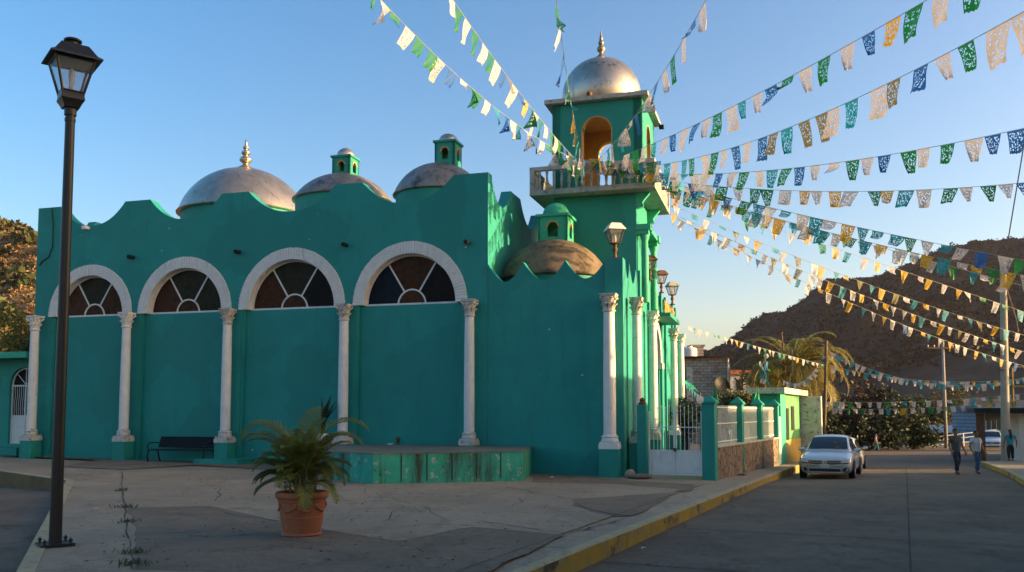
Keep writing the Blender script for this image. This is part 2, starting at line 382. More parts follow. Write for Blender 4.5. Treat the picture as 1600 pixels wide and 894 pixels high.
# ------------------------------------------------------------------ daylight
SUN_EL, SUN_AZ = 7.5, 97.0       # azimuth clockwise from the view axis (+Y)
w = bpy.data.worlds.new('World'); scene.world = w; w.use_nodes = True
sky = w.node_tree.nodes.new('ShaderNodeTexSky'); sky.sky_type = 'NISHITA'; sky.sun_disc = False
sky.sun_elevation = R(SUN_EL); sky.sun_rotation = R(SUN_AZ); sky.altitude = 600; sky.air_density = .8; sky.dust_density = 5.5; sky.ozone_density = 1.0
hs_ = w.node_tree.nodes.new('ShaderNodeHueSaturation'); hs_.inputs['Saturation'].default_value = 1.5
w.node_tree.links.new(sky.outputs[0], hs_.inputs['Color']); w.node_tree.links.new(hs_.outputs[0], w.node_tree.nodes['Background'].inputs[0]); w.node_tree.nodes['Background'].inputs[1].default_value = .15
sd = bpy.data.lights.new('sun', 'SUN'); sd.energy = 5.0; sd.angle = R(.5); sd.color = (1, .70, .36)
so = bpy.data.objects.new('sun', sd); col.objects.link(so)
sv = Vector((math.sin(R(SUN_AZ))*math.cos(R(SUN_EL)), math.cos(R(SUN_AZ))*math.cos(R(SUN_EL)), math.sin(R(SUN_EL))))
so.rotation_euler = sv.to_track_quat('Z', 'Y').to_euler()
vs_ = scene.view_settings
vs_.view_transform = 'Standard'; vs_.look = 'None'; vs_.gamma = 1; vs_.use_curve_mapping = False; vs_.exposure = 1.62

# ------------------------------------------------------------------ ground
def grid(name, xs, ys, fz, mats, kind='structure'):
    mb = MB(); nx, ny = len(xs), len(ys)
    mb.add([(x, y, fz(x, y)) for y in ys for x in xs], [(j*nx+i, j*nx+i+1, (j+1)*nx+i+1, (j+1)*nx+i) for j in range(ny-1) for i in range(nx-1)])
    o = mb.build(name, mats, smooth=True, fix=False); return tag(o, kind=kind)
def z_ground(x, y):
    r = math.hypot(x, y-20)
    return -.9 - 2.9*sstep(36, 90, y) - 5*sstep(200, 2500, r) + (noise.noise((x*.02, y*.02, 0))*.6 if r > 120 else 0)
axs = [-2400,-1600,-1000,-500,-250,-160,-100,-60,-40,-20,0,20,40,60,90,130,200,300,600,1000,1600,2400]
ays = [-1450,-800,-200,-80,-40,0,20,36,50,65,80,95,120,150,200,300,500,900,1500,2000,2550]
grid('ground', axs, ays, z_ground, M['terrain'])
rx = [-60+2*i for i in range(61)]; ry = [-20+2*i for i in range(62)]
grid('road', rx, ry, z_road, M['road'])

D = Vector((.4141, .9102)); Nn = Vector((.9102, -.4141))      # along the street, and across it to the right
K0 = Vector((.89, 12.47))                                     # a point on the kerb's road face
def kb(t, off=0): q = K0+D*t+Nn*off; return (q.x, q.y)
LE = Vector((-.4153, .9097))                                  # along the left kerb
L0 = Vector((-5.5, 9.92))
def lk(t, off=0): q = L0+LE*t+Vector((.9097, .4153))*off; return (q.x, q.y)
corner = Vector((-11.43, 22.91))
# plaza slab: left kerb line, corner, on to the far left, behind the church and back down the pavement seam
tip = (-2.95, 4.4)
seam = [(-.51, 11.05), (5.33, 24.84)]
plz = [tip, seam[0], seam[1], (6.5, 27.6), (12, 40), (12, 60), (-60, 60), (-60, 58), (-42, 46), (-14.77, 25.79), (corner.x, corner.y), (L0.x, L0.y)]
o = MB().prism(plz, -1.0, lambda x, y: z_plaza(x)).build('plaza', M['plaza']); tag(o, kind='structure')
# pavement strip along the street
mb = MB(); seg = []
for i in range(30):
    t = -8.5+i*2.2
    a = kb(t, -.17)
    tt = a[1]
    s = Vector(seam[0])+(Vector(seam[1])-Vector(seam[0]))*((tt-seam[0][1])/(seam[1][1]-seam[0][1])) if tt < 25 else Vector((a[0]-1.15-.045*(tt-25), a[1]))
    seg.append(((min(s.x, a[0]-.05), s.y), a))
for (l0, r0), (l1, r1) in zip(seg, seg[1:]):
    p = [l0, r0, r1, l1]; mb.prism(p, -1.1, z_walk)
o = mb.build('sidewalk', M['walk']); tag(o, kind='structure')
# joints across the pavement and along the seam: thin dark strips lying 4 mm up
def strip(mb, pts, wd, fz, up=.004, jit=0):
    pts = [Vector(p) for p in pts]; vs = []; fs = []
    for i, p in enumerate(pts):
        t = (pts[min(i+1, len(pts)-1)]-pts[max(i-1, 0)]).normalized(); n = Vector((-t.y, t.x))
        ww = wd*(.62 if jit else 1)*(1+random.uniform(-jit, jit))/2
        if jit and (i == 0 or i == len(pts)-1): ww *= .3
        for s in (-1, 1):
            q = p+n*ww*s; vs.append((q.x, q.y, fz(q.x, q.y)+up))
    for i in range(len(pts)-1): fs.append((2*i, 2*i+1, 2*i+3, 2*i+2))
    mb.add(vs, fs)
def jag(a, b, n=14, amp=.12):
    a, b = Vector(a), Vector(b); t = (b-a); nn = Vector((-t.y, t.x)).normalized(); out = []; q = 0
    for i in range(n+1):
        q = q*.7+random.uniform(-amp, amp)
        out.append(a+t*(i/n)+nn*(q if 0 < i < n else 0))
    return out
# kerbs: yellow face, worn top
def kerb(mb, line, wd, fz, drop=.5):
    for (a, b) in zip(line, line[1:]):
        a, b = Vector(a), Vector(b); t = (b-a).normalized(); n = Vector((-t.y, t.x))*wd
        p = [a, b, b+n, a+n]
        q = [(v.x, v.y) for v in p]
        n4 = len(q)
        z1 = [fz(*c)+.012 for c in q]
        bev = .022
        q2 = [tuple(a+n.normalized()*bev), tuple(b+n.normalized()*bev)]
        vs = [(q[0][0],q[0][1],fz(*q[0])-drop), (q[1][0],q[1][1],fz(*q[1])-drop), (q[0][0],q[0][1],z1[0]-bev), (q[1][0],q[1][1],z1[1]-bev),
              (q2[0][0],q2[0][1],z1[0]), (q2[1][0],q2[1][1],z1[1]), (q[3][0],q[3][1],z1[3]), (q[2][0],q[2][1],z1[2]), (q[3][0],q[3][1],z1[3]-drop), (q[2][0],q[2][1],z1[2]-drop)]
        mb.add(vs, [(0,1,3,2)], 0); mb.add(vs, [(2,3,5,4),(4,5,7,6),(6,7,9,8)], 1)
line = [kb(t) for t in [-9.6+1.15*i for i in range(52)]]
mb = MB(); kerb(mb, line, .17, z_walk); o = mb.build('street_kerb', [M['yellow'], M['kerbtop']], fix=False); tag(o, kind='structure')
zl = lambda x, y: z_plaza(x)+.0
mb = MB(); line = [(L0+LE*t).to_tuple() for t in (-6.1,-4,-2,0,2,4,6,8,10,12,14.28)]
line = line[::-1]; kerb(mb, line, .2, zl)
l2 = [(-42.2, 45.8), (-30, 36.8), (-22, 31), (-14.77, 25.79), (corner.x, corner.y)]; kerb(mb, l2, .2, zl)
o = mb.build('plaza_kerb', [M['yellow'], M['kerbtop']], fix=False); tag(o, kind='structure')

# screeds and cracks of the plaza
def patch(pts, up=.004, rough=.10):
    out = []
    for a, b in zip(pts, pts[1:]+pts[:1]):
        a, b = Vector(a), Vector(b); n = max(2, int((b-a).length/.35)); out += [tuple(p) for p in jag(a, b, n, rough*.5)[:-1]]
    mb = MB(); mb.add([(x, y, z_plaza(x)+up) for x, y in out], [tuple(range(len(out)))])
    o = mb.build('plaza_screed', M['darkpatch'], fix=False)
    if o.data.polygons[0].normal.z < 0: o.data.flip_normals()
    return tag(o, kind='structure')
G = lambda px, py: tuple(on(px, py, -.12).xy)
patch([G(206,896), G(200,800), G(330,796), G(470,824), G(620,846), G(740,822), G(884,833), G(790,875), G(757,896)])
patch([G(893,777), G(985,769), G(1080,762), (5.0, 24.6), G(988,801), G(960,803), G(925,797), G(893,788)])
patch([G(826,735), G(1000,748), G(1090,752), G(1075,761), G(960,752), G(830,752)], .0045)
patch([G(0,712), G(60,712), G(250,722), G(520,735), G(500,741), G(300,733), G(190,742), G(100,738), G(150,727), G(0,722)], .005)
mb = MB(); zp = lambda x, y: z_plaza(x)+.004
for a, b, n, wd, amp in [((205,896),(188,745),40,.03,.022), ((300,796),(345,803),8,.03,.05), ((345,803),(480,827),16,.035,.06), ((480,770),(640,752),18,.02,.12), ((303,751),(480,742),16,.03,.12), ((303,751),(345,768),8,.02,.1), ((345,768),(335,790),8,.03,.08),
        ((760,757),(893,777),16,.04,.08), ((893,787),(990,803),12,.06,.06), ((660,772),(790,782),16,.022,.12), ((745,812),(890,831),18,.04,.05), ((890,831),(985,803),12,.05,.04), ((500,800),(650,792),16,.018,.15), ((560,760),(640,790),14,.015,.12),
        ((640,800),(760,806),14,.018,.12), ((600,815),(630,795),8,.03,.08), ((560,838),(640,850),10,.02,.1), ((215,770),(330,772),12,.02,.08), ((110,776),(188,775),10,.025,.05), ((130,884),(205,882),10,.02,.05), ((820,775),(800,790),6,.02,.08), ((655,790),(700,812),8,.02,.08), ((520,777),(560,790),7,.02,.1), ((395,775),(340,771),6,.02,.08)]:
    strip(mb, jag(G(*a), G(*b), n, amp), wd, zp, .005, .6)
for i in range(46):
    a = Vector(G(random.uniform(230,900), random.uniform(752,870))); an = random.uniform(0, 6.28); ln = random.uniform(.2,.9)
    strip(mb, jag(a, a+Vector((math.cos(an), math.sin(an)*1.0))*ln, 6, .07), random.uniform(.012,.028), zp, .005, .7)
o = mb.build('plaza_cracks', M['crack'], fix=False); tag(o, kind='structure')
mb = MB(); zw = lambda x, y: z_walk(x, y)+.002
strip(mb, jag((-2.3,6.2), seam[0], 14, .02)+jag(seam[0], seam[1], 44, .012)[1:], .035, lambda x, y: z_plaza(x)+.003, .004, .5)
for i in range(24):
    a, b = seg[i+1]
    strip(mb, [Vector(a), Vector(b)], .018, zw, .004)
for i in range(14):
    j = random.randint(2, 12); a, b = seg[j]; t = random.random(); p = Vector(a).lerp(Vector(b), t); strip(mb, jag(p, p+Vector((random.uniform(-.3,.3), random.uniform(-.5,.5))), 5, .05), .02, zw, .004, .6)
o = mb.build('sidewalk_joints', M['crack'], fix=False); tag(o, kind='structure')
mb = MB()
strip(mb, [Vector((5.52,12.47))+(Vector((15.1,34.2))-Vector((5.52,12.47)))*(q/20-.4) for q in range(36)], .045, z_road, .006, .3)
for t in range(0, 9):
    c = Vector((5.0,11.3))+D*(t*4.3-4); strip(mb, [c-Nn*4.4, c-Nn*2, c, c+Nn*3, c+Nn*6.5], .03, z_road, .006)
for i in range(16):
    a = Vector((random.uniform(2,14), random.uniform(11,30))); an = random.uniform(0,6.28); strip(mb, jag(a, a+Vector((math.cos(an), math.sin(an)))*random.uniform(.6,2.5), 9, .1), .022, z_road, .006, .6)
for i in range(7):
    a = Vector((random.uniform(-12,-7), random.uniform(9,20))); an = random.uniform(0,6.28); strip(mb, jag(a, a+Vector((math.cos(an), math.sin(an)))*random.uniform(.6,2.5), 9, .1), .025, z_road, .006, .6)
o = mb.build('road_joints', M['crack'], fix=False); tag(o, kind='structure')
# right-hand pavement with its corner, and the side lane's pavement with the white railing
RC = [(22.2, 42.4), (17.9, 32.5), (15.4, 26.9), (10.6, 15.9), (6.0, 5.0), (3.5,-2)]
zr = lambda x, y: z_road(x, y)+.17
mb = MB()
zr2 = lambda x, y: z_road(x, y)+.162
for (a, b) in zip(RC, RC[1:]): mb.prism([(a[0]+.15,a[1]), (b[0]+.15,b[1]), (b[0]+9,b[1]-3.5), (a[0]+9,a[1]-3.5)], -2.5, zr2)
o = mb.build('far_sidewalk', M['walk']); tag(o, kind='structure')
mb = MB(); kerb(mb, RC[::-1][::-1], .17, zr); kerb(mb, [(31.2, 38.9), (27,40.6), (23.0, 42.3), (22.2,42.4)], .17, zr)
o = mb.build('far_kerb', [M['yellow'], M['kerbtop']], fix=False); tag(o, kind='structure')

# ------------------------------------------------------------------ the church (local axes: x along the plaza front, y into it)
ANG = R(-16.5); CO = Vector((3.1, 27.4, 0))
CM = Matrix.Translation(CO) @ Matrix.Rotation(ANG, 4, 'Z'); CI = CM.inverted()
church = thing('church', 'teal green church with scalloped parapets, silver domes and a tall balconied bell tower', 'church', CO, ANG)
COLX = [-21.85, -17.72, -13.5, -9.0, -4.55]
ZC = 5.37
peaks = [(-22.25, -21.2), (-18.25, -17.15), (-14.1, -13.0), (-9.58, -8.57), (-5.25, -4.05)]
def zgl(x): return z_plaza((CM @ Vector((x, 0, 0))).x)
def ztop(x):
    for (a, b), (c, d) in zip(peaks, peaks[1:]):
        if b < x < c:
            m, h = (b+c)/2, (c-b)/2
            return 9.6-.82*(1-abs((x-m)/h)**2.3)
    return 9.6
bays = []
for i in range(4):
    a = (COLX[i]+COLX[i+1])/2+.0; bays.append((a, [1.88, 1.98, 2.08, 2.06][i]))
bays[0] = (-19.68, 1.88); bays[1] = (-15.56, 1.97); bays[2] = (-11.22, 2.07); bays[3] = (-6.80, 2.05)
RW = .40
mb = MB()
# front wall: piers from the ground, the wall over each arch
edges = [-22.25]
for c, r in bays: edges += [c-r+.2, c+r-.2]
edges.append(-4.05)
def lin(a, b, n): return [a+(b-a)*i/n for i in range(n+1)]
brk = sorted({e for p in peaks for e in p})
def xsamp(a, b, n): return sorted(set(lin(a, b, n)+[q for q in brk if a < q < b]))
for a, b in zip(edges[0::2], edges[1::2]):
    mb.band(xsamp(a, b, 8), lambda x: -.6, ztop, 0, .42)
for c, r in bays:
    ro = r-.2
    mb.band(xsamp(c-ro, c+ro, 48), lambda x: ZC+math.sqrt(max(0, ro*ro-(x-c)**2))*1.02, ztop, 0, .42)
# return walls and back, roof
def zside(y):
    for a, b in ((.30, 2.6), (3.84, 6.6), (7.8, 10.4)):
        if a < y < b: return 9.6-.82*(1-abs((y-(a+b)/2)/((b-a)/2))**2.3)
    return 9.6
ys = sorted(set(lin(.42, 16, 110)+[2.6, 3.84, 6.6, 7.8, 10.4]))
mb.band(ys, lambda y: -.6, zside, -4.05-.36, -4.05, axis='x')
mb.band(ys, lambda y: -.6, zside, -22.25, -21.9, axis='x')
mb.span(-21.9, -4.41, 15.7, 16, -.6, 9.0)
wall = mb.build('wall', M['teal'], church)
MB().span(-21.89, -4.42, .43, 15.69, 8.2, 8.5).build('roof', M['greyslab'], church)
# recessed panels below the windows
mb = MB()
for c, r in bays: mb.span(c-r+.21, c+r-.21, .13, .41, -.6, ZC-.02)
mb.build('recessed_panel', M['teal'], church)
# dark plinth skirting follows wall foot - omitted; windows
for i, (c, r) in enumerate(bays):
    ri = r-RW
    fr = MB()
    def halfring(mb, r0, r1, y0, y1, n=36, ky=1.02, mi=0):
        pts = [(c+r1*math.cos(PI*q/n), ZC+r1*math.sin(PI*q/n)*ky) for q in range(n+1)]+[(c+r0*math.cos(PI*q/n), ZC+r0*math.sin(PI*q/n)*ky) for q in range(n, -1, -1)]
        for q in range(n):
            k = 2*n+1-q
            mb.plate([pts[q], pts[q+1], pts[k-1], pts[k]], y0, y1, mi)
    halfring(fr, ri-.05, ri+.01, .22, .30)
    fr.span(c-ri, c+ri, .20, .30, ZC-.015, ZC+.05)
    r2 = ri*.30
    halfring(fr, r2-.025, r2+.025, .215, .28, 20)
    for a in (58, 122):
        ca, sa = math.cos(R(a)), math.sin(R(a)); n = Vector((-sa, ca))*.026
        p0 = Vector((c+ca*r2, ZC+sa*r2*1.02)); p1 = Vector((c+ca*(ri-.02), ZC+sa*(ri-.02)*1.02))
        fr.plate([tuple(p0-n), tuple(p1-n), tuple(p1+n), tuple(p0+n)], .217, .275)
    wnd = fr.build('arched_window', M['white'], church)
    def sector(a0, a1, r0, r1, m):
        n = 14; pts = [(c+r1*math.cos(R(a0+(a1-a0)*q/n)), ZC+r1*math.sin(R(a0+(a1-a0)*q/n))*1.02) for q in range(n+1)]
        pts += [(c+r0*math.cos(R(a1+(a0-a1)*q/n)), ZC+r0*math.sin(R(a1+(a0-a1)*q/n))*1.02) for q in range(n+1)] if r0 > 0 else [(c, ZC)]
        MB().plate(pts, .245, .262).build('pane', m, wnd)
    pal = [(0,1,3,0), (1,1,0,0), (2,1,0,3), (2,0,4,3)][i]
    sector(0.5, 57, r2+.02, ri-.04, GL[pal[0]]); sector(59, 121, r2+.02, ri-.04, GL[pal[1]]); sector(123, 179.5, r2+.02, ri-.04, GL[pal[2]]); sector(.5, 179.5, 0, r2-.025, GL[pal[3]])
    MB().span(c-ri-.05, c+ri+.05, .32, .40, ZC-.02, ZC+ri+.1).build('window_backing', M['black'], wnd)
    # white arch of brick on edge
    ar = MB(); n = 58
    for q in range(n):
        a0 = PI*q/n+.0055; a1 = PI*(q+1)/n-.0055; jj = random.uniform(-.006, .006)
        pts = [(c+rr*math.cos(a), ZC+rr*math.sin(a)*1.02) for rr, a in ((ri, a0), (r+jj, a0), (r+jj, a1), (ri, a1))]
        ar.plate(pts, -.055+random.uniform(-.004,.004), .215)
    halfring(ar, ri+.01, r-.02, -.030, .21)
    ar.build('arch_surround', M['white'], church)
# columns: pedestal, moulded base, shaft, leafy capital
def column(x, y, parent, rad=.165, zb=.70, zt=ZC, ped=True, zg=-.6, m=None, hp=None):
    m = m or M['white']
    mb = MB()
    mb.lathe([(rad*1.02, zb+.42), (rad*1.04, zb+1.6), (rad*.98, zb+3), (rad*.90, zt-.52)], (x, y, 0), 28)
    sh = mb.build('column', m, parent, smooth=True, angle=40)
    b = MB(); w_ = rad*2.0
    b.box((x, y, zb+.07), (w_*1.62, w_*1.62, .14)); b.box((x, y, zb+.175), (w_*1.5, w_*1.5, .07))
    b.lathe([(rad*1.38, zb+.21), (rad*1.46, zb+.245), (rad*1.40, zb+.28), (rad*1.35, zb+.30), (rad*1.30, zb+.33), (rad*1.42, zb+.355), (rad*1.36, zb+.385), (rad*1.12, zb+.41), (rad*1.06, zb+.44)], (x, y, 0), 28)
    b.build('column_base', M['dirtywhite'] if random.random() < .7 else m, sh, angle=35)
    cp = MB()
    cp.lathe([(rad*.92, zt-.55), (rad*1.1, zt-.53), (rad*1.1, zt-.49), (rad*.95, zt-.47), (rad*.98, zt-.3), (rad*1.18, zt-.17), (rad*1.28, zt-.08)], (x, y, 0), 24)
    for k, (zz, rr, sz, ntilt) in enumerate([(zt-.36, rad*.98, .17, 0), (zt-.21, rad*1.06, .17, .5)]):
        for q in range(10):
            a = 2*PI*(q+ntilt)/10
            T = Matrix.Translation((x+rr*math.cos(a), y+rr*math.sin(a), zz)) @ Matrix.Rotation(a, 4, 'Z') @ Matrix.Rotation(.32, 4, 'Y')
            cp.box((0,0,0), (.035, rad*.46, sz), 0, 0, T); cp.box((.028,0,sz*.42), (.055, rad*.40, .04), 0, 0, T)
    cp.box((x, y, zt-.04), (rad*2.55, rad*2.55, .05)); cp.box((x, y, zt-.005), (rad*2.75, rad*2.75, .035))
    for sx in (-1, 1):
        for sy in (-1, 1): cp.lathe([(.0, -.03), (.045, -.02), (.05, 0), (.035, .03), (0, .035)], (x+sx*rad*1.15, y+sy*rad*1.15, zt-.11), 8, cap=False)
    cp.build('capital', M['dirtywhite'] if random.random() < .45 else m, sh)
    if ped:
        p = MB(); hw = rad*2.0
        p.box((x, y, (zb+zg)/2), (hw*1.55, hw*1.55, zb-zg-.004))
        p.build('pedestal', M['teal2'], parent)
    return sh
for i, x in enumerate(COLX): column(x, -.36, church, .165, .72)
MB().span(-14.35, -12.65, -.92, -.01, -.6, .18).build('pedestal_step', M['teal2'], church)
# flat pilaster strips beside the columns, 3 cm proud
for x in COLX[1:4]: MB().span(x-.34, x+.34, -.05, .0-.002, -.6, ZC-.05).build('pilaster', M['teal'], church)

# lower wing to the right with waved parapet
WX = .36
wp = [-4.05, -2.86, -1.48, -.16]
def zw_(x):
    for a, b in zip(wp, wp[1:]):
        if a < x < b: return 6.58-.62*(1-abs((x-(a+b)/2)/((b-a)/2))**1.9)
    return 6.58
wx = sorted(set(lin(-4.04, -.20, 60)+wp[1:3]))
mb = MB(); mb.band(wx, lambda x: -.6, zw_, 0, .38)
mb.span(-.20, WX, -.07, .42, -.6, 6.56)
mb.span(-.86, -.20, -.045, -.002, -.6, 5.3)
sp = [.42]+[1.3+1.36*i for i in range(11)]
def zs_(y):
    for a, b in zip(sp, sp[1:]):
        if a < y < b: return 6.60-.58*(1-abs((y-(a+b)/2)/((b-a)/2))**1.9)
    return 6.58
yy = sorted(set(lin(.43, 14.9, 150)+sp[1:]))
mb.band([y for y in yy if y <= 5.9], lambda y: -.6, zs_, WX-.4, WX, axis='x')
mb.band([y for y in yy if y >= 8.7], lambda y: -.6, zs_, WX-.4, WX, axis='x')
dc, dr = 7.3, 1.35
def arch_z(y): return 3.75+math.sqrt(max(0, dr*dr-(y-dc)**2))
mb.band(lin(dc-dr, dc+dr, 40), arch_z, zs_, WX-.4, WX-.001, axis='x')
mb.span(-4.04, WX-.41, 14.6, 14.89, -.6, 6.2)
for y0 in (3.2, 5.5, 9.1, 10.6, 13.3, 14.5): mb.span(WX, WX+.09, y0-.17, y0+.17, -.6, 6.62)
wing = mb.build('wing_wall', M['teal'], church)
MB().span(-4.03, WX-.41, .39, 14.59, 5.3, 5.55).build('wing_roof', M['greyslab'], church)
# doorway in the side front: white arch, cornice shelf with gilded relief, green doors
ar = MB(); n = 40
for q in range(n):
    a0 = PI*q/n+.004; a1 = PI*(q+1)/n-.004
    ar.plate([(dc+rr*math.cos(a), 3.75+rr*math.sin(a)) for rr, a in ((dr-.08, a0), (dr+.28, a0), (dr+.28, a1), (dr-.08, a1))], WX-.35, WX+.10, axis='x')
ar.span(WX-.3, WX+.16, dc-dr-.38, dc-dr+.1, 3.5, 3.75); ar.span(WX-.3, WX+.16, dc+dr-.1, dc+dr+.38, 3.5, 3.75)
ar.build('door_arch', M['white'], church)
dmb = MB(); dmb.span(WX-.33, WX-.25, dc-dr, dc+dr, -.3, 3.5)
door = dmb.build('door', M['teal2'], church)
for s in (-1, 1):
    MB().span(WX-.25, WX-.22, dc+s*.62-.45, dc+s*.62+.45, .2, 1.6).build('door_panel', M['stage'], door)
mb = MB(); mb.span(WX-.3, WX+.75, 6.2, 9.6, 5.35, 5.5); mb.build('door_cornice', M['teal2'], church)
mb = MB()
for q in range(13):
    y = 6.5+q*.235
    mb.lathe([(.0,0),(.07,.02),(.045,.14),(.08,.3),(.03,.46),(0,.52)], (WX+.5+.02*(q % 2), y, 5.5), 7)
    mb.box((WX+.5, y+.1, 5.68+.1*(q % 3)), (.05, .2, .05))
mb.build('gilded_relief', M['ochre'], church)
# columns on the corner and along the side front
column(.0-.02, -.40, church, .185, .66)
for y in (.72, 4.6, 11.4, 14.4): column(WX+.30, y, church, .15, .80, 5.37, True, -.6)
# parapet spouts
for x, z in ((-17.83, 7.48), (-13.33, 7.44), (-9.14, 7.47), (-4.74, 7.32), (-19.9, 8.70)):
    mb = MB(); mb.tube([(x, .1, z), (x+.02, -.28, z-.03)], .075, 12); mb.tube([(x+.017, -.27, z-.028), (x+.021, -.286, z-.031)], .06, 12)
    mb.build('drain_spout', M['black'] if x != -19.9 else M['white'], church, smooth=True, angle=40)
# cable that sags down the left end of the front
mb = MB(); pts = []
for a, b in [((81,325),(83,350)), ((83,350),(82,385)), ((82,385),(76,402)), ((76,402),(66,408)), ((66,408),(60,417))]:
    for q in range(4):
        px = a[0]+(b[0]-a[0])*q/4; py = a[1]+(b[1]-a[1])*q/4
        r = ray(px, py); O3 = Vector((0,0,CZ)); nrm = (CM.to_3x3() @ Vector((0,1,0))); k = ((CO-O3).dot(nrm)-.03)/r.dot(nrm); pts.append(CI @ (O3+r*k))
mb.tube(pts, .022, 5); mb.build('loose_cable', M['wire'], church)

# domes
def dome(x, y, rad, zb, zt, drum, m, z0=8.4, dm=None, lip=True):
    h = zt-zb
    d = MB(); k = (rad*rad+h*h)/(2*h)   # circle through rim and crown
    prof = []
    if h < rad: a1 = math.asin(rad/k); prof = [(k*math.sin(a1*(1-q/18)), zb+k*math.cos(a1*(1-q/18))-(k-h)) for q in range(18)]+[(.001, zt)]
    else: prof = [(rad*math.cos(PI/2*q/18), zb+h*math.sin(PI/2*q/18)) for q in range(19)]
    prof = [(rad*1.0-.03, zb-.07), (rad*1.015, zb-.05), (rad*1.02, zb-.01)]+prof
    d.lathe(prof, (x, y, 0), 56)
    o = d.build('dome', m, church, smooth=True, angle=50)
    MB().lathe([(rad*.95, z0), (rad*.95, zb-.02)], (x, y, 0), 48).build('drum', M['teal2'], o, smooth=True, angle=50)
    return o
def lantern(x, y, hw, z0, zc, cr, ct, par, mc, mw):
    mb = MB(); t = .09; ah = (zc-z0)*.42; ar_ = hw*.36; zs = z0+(zc-z0)*.56
    for k in range(4):
        T = Matrix.Translation((x, y, 0)) @ Matrix.Rotation(k*PI/2, 4, 'Z')
        q = MB(); xs = lin(-hw, -ar_, 2); q.band(xs, lambda u: z0-.5, lambda u: zc, -hw, -hw+t)
        q.band(lin(ar_, hw, 2), lambda u: z0-.5, lambda u: zc, -hw, -hw+t)
        q.band(lin(-ar_, ar_, 12), lambda u: zs+math.sqrt(max(0, ar_**2-u*u)), lambda u: zc, -hw, -hw+t)
        q.band(lin(-ar_, ar_, 2), lambda u: z0-.5, lambda u: z0+(zc-z0)*.18, -hw, -hw+t)
        mb.add(q.v, q.f, 0, T)
        q = MB(); n = 12
        for j in range(n):
            a0, a1 = PI*j/n, PI*(j+1)/n
            q.plate([(rr*math.cos(a), zs+rr*math.sin(a)) for rr, a in ((ar_-.004, a0), (ar_+.05, a0), (ar_+.05, a1), (ar_-.004, a1))], -hw-.02, -hw+t+.01, 1)
        mb.add(q.v, q.f, 1, T)
    mb.span(x-hw+t, x+hw-t, y-hw+t, y+hw-t, z0-.3, z0+.1, 1)
    mb.box((x, y, zc+.045), (hw*2.28, hw*2.28, .085)); 
    lo = mb.build('lantern_turret', [mw, M['ochre']], par)
    MB().lathe([(cr*.98, zc+.08)]+[(cr*math.cos(PI/2*q/12), zc+.12+(ct-zc-.12)*math.sin(PI/2*q/12)) for q in range(13)], (x, y, 0), 32).build('cupola', mc, lo, smooth=True, angle=50)
def finial(x, y, z, h, par, m, s=1):
    p = [(.34,0),(.30,.05),(.20,.10),(.10,.17),(.085,.22),(.17,.28),(.20,.34),(.17,.40),(.08,.45),(.07,.48),(.12,.52),(.145,.565),(.12,.61),(.06,.64),(.055,.67),(.085,.70),(.10,.735),(.08,.77),(.035,.80),(.045,.83),(.03,.97),(.0,1.0)]
    MB().lathe([(r*s, z+q*h) for r, q in p], (x, y, 0), 20).build('finial', m, par, smooth=True, angle=60)
d1 = dome(-19.1, 9, 3.0, 11.03, 13.28, None, M['silver']); finial(-19.1, 9, 13.23, 1.5, d1, M['silver'], 1.5)
d2 = dome(-12.4, 6, 2.05, 10.58, 11.72, None, M['oldsilver']); lantern(-12.3, 6, .41, 11.62, 12.36, .38, 12.84, d2, M['silver'], M['teal2'])
d3 = dome(-7.3, 4, 1.74, 9.98, 11.22, None, M['oldsilver']); lantern(-6.95, 4, .40, 11.14, 11.93, .37, 12.36, d3, M['silver'], M['teal2'])
d4 = dome(-2.47, 2.6, 1.92, 6.36, 7.76, None, M['browndome'], 5.3); lantern(-2.40, 2.6, .52, 7.62, 8.48, .47, 9.06, d4, M['cupola'], M['cupola'])

# bell tower
TX0, TX1, TY0, TY1 = -2.75, .50, 3.53, 6.78
tc = ((TX0+TX1)/2, (TY0+TY1)/2)
mb = MB(); mb.span(TX0+.06, TX1-.24, TY0, TY1-.1, 5.3, 9.44); tower = mb.build('bell_tower', M['teal2'], church)
# belfry with an arch on every side
mb = MB(); t = .30; hw = (TX1-TX0)/2; ar_ = .53; zs = 11.79
for k in range(4):
    T = Matrix.Translation((tc[0], tc[1], 0)) @ Matrix.Rotation(k*PI/2, 4, 'Z')
    q = MB()
    q.band(lin(-hw, -ar_, 2), lambda u: 9.58, lambda u: 12.86, -hw, -hw+t); q.band(lin(ar_, hw, 2), lambda u: 9.58, lambda u: 12.86, -hw, -hw+t)
    q.band(lin(-ar_, ar_, 24), lambda u: zs+math.sqrt(max(0, ar_**2-u*u)), lambda u: 12.86, -hw, -hw+t)
    mb.add(q.v, q.f, 0, T)
    q = MB(); n = 18
    for j in range(n):
        a0, a1 = PI*j/n, PI*(j+1)/n
        q.plate([(rr*math.cos(a), zs+rr*math.sin(a)) for rr, a in ((ar_-.006, a0), (ar_+.03, a0), (ar_+.03, a1), (ar_-.006, a1))], -hw-.012, -hw+t+.004, 1)
    for s in (-1, 1): q.span(s*(ar_-.006), s*(ar_+.03), -hw-.012, -hw+t+.004, 9.6, zs, 1)
    q.span(-hw+t+.01, -ar_-.02, -hw+t, -hw+t+.01, 9.6, 12.86, 1); q.span(ar_+.02, hw-t-.01, -hw+t, -hw+t+.01, 9.6, 12.86, 1)
    q.band(lin(-ar_, ar_, 24), lambda u: zs+.03+math.sqrt(max(0, ar_**2-u*u)), lambda u: 12.86, -hw+t, -hw+t+.01, 1)
    mb.add(q.v, q.f, 1, T); 
    mb.m[-len(q.f):] = [1]*len(q.f)
mb.span(TX0+t, TX1-t, TY0+t, TY1-t, 12.70, 12.85, 1)
mb.build('belfry', [M['teal2'], M['ochre']], tower)
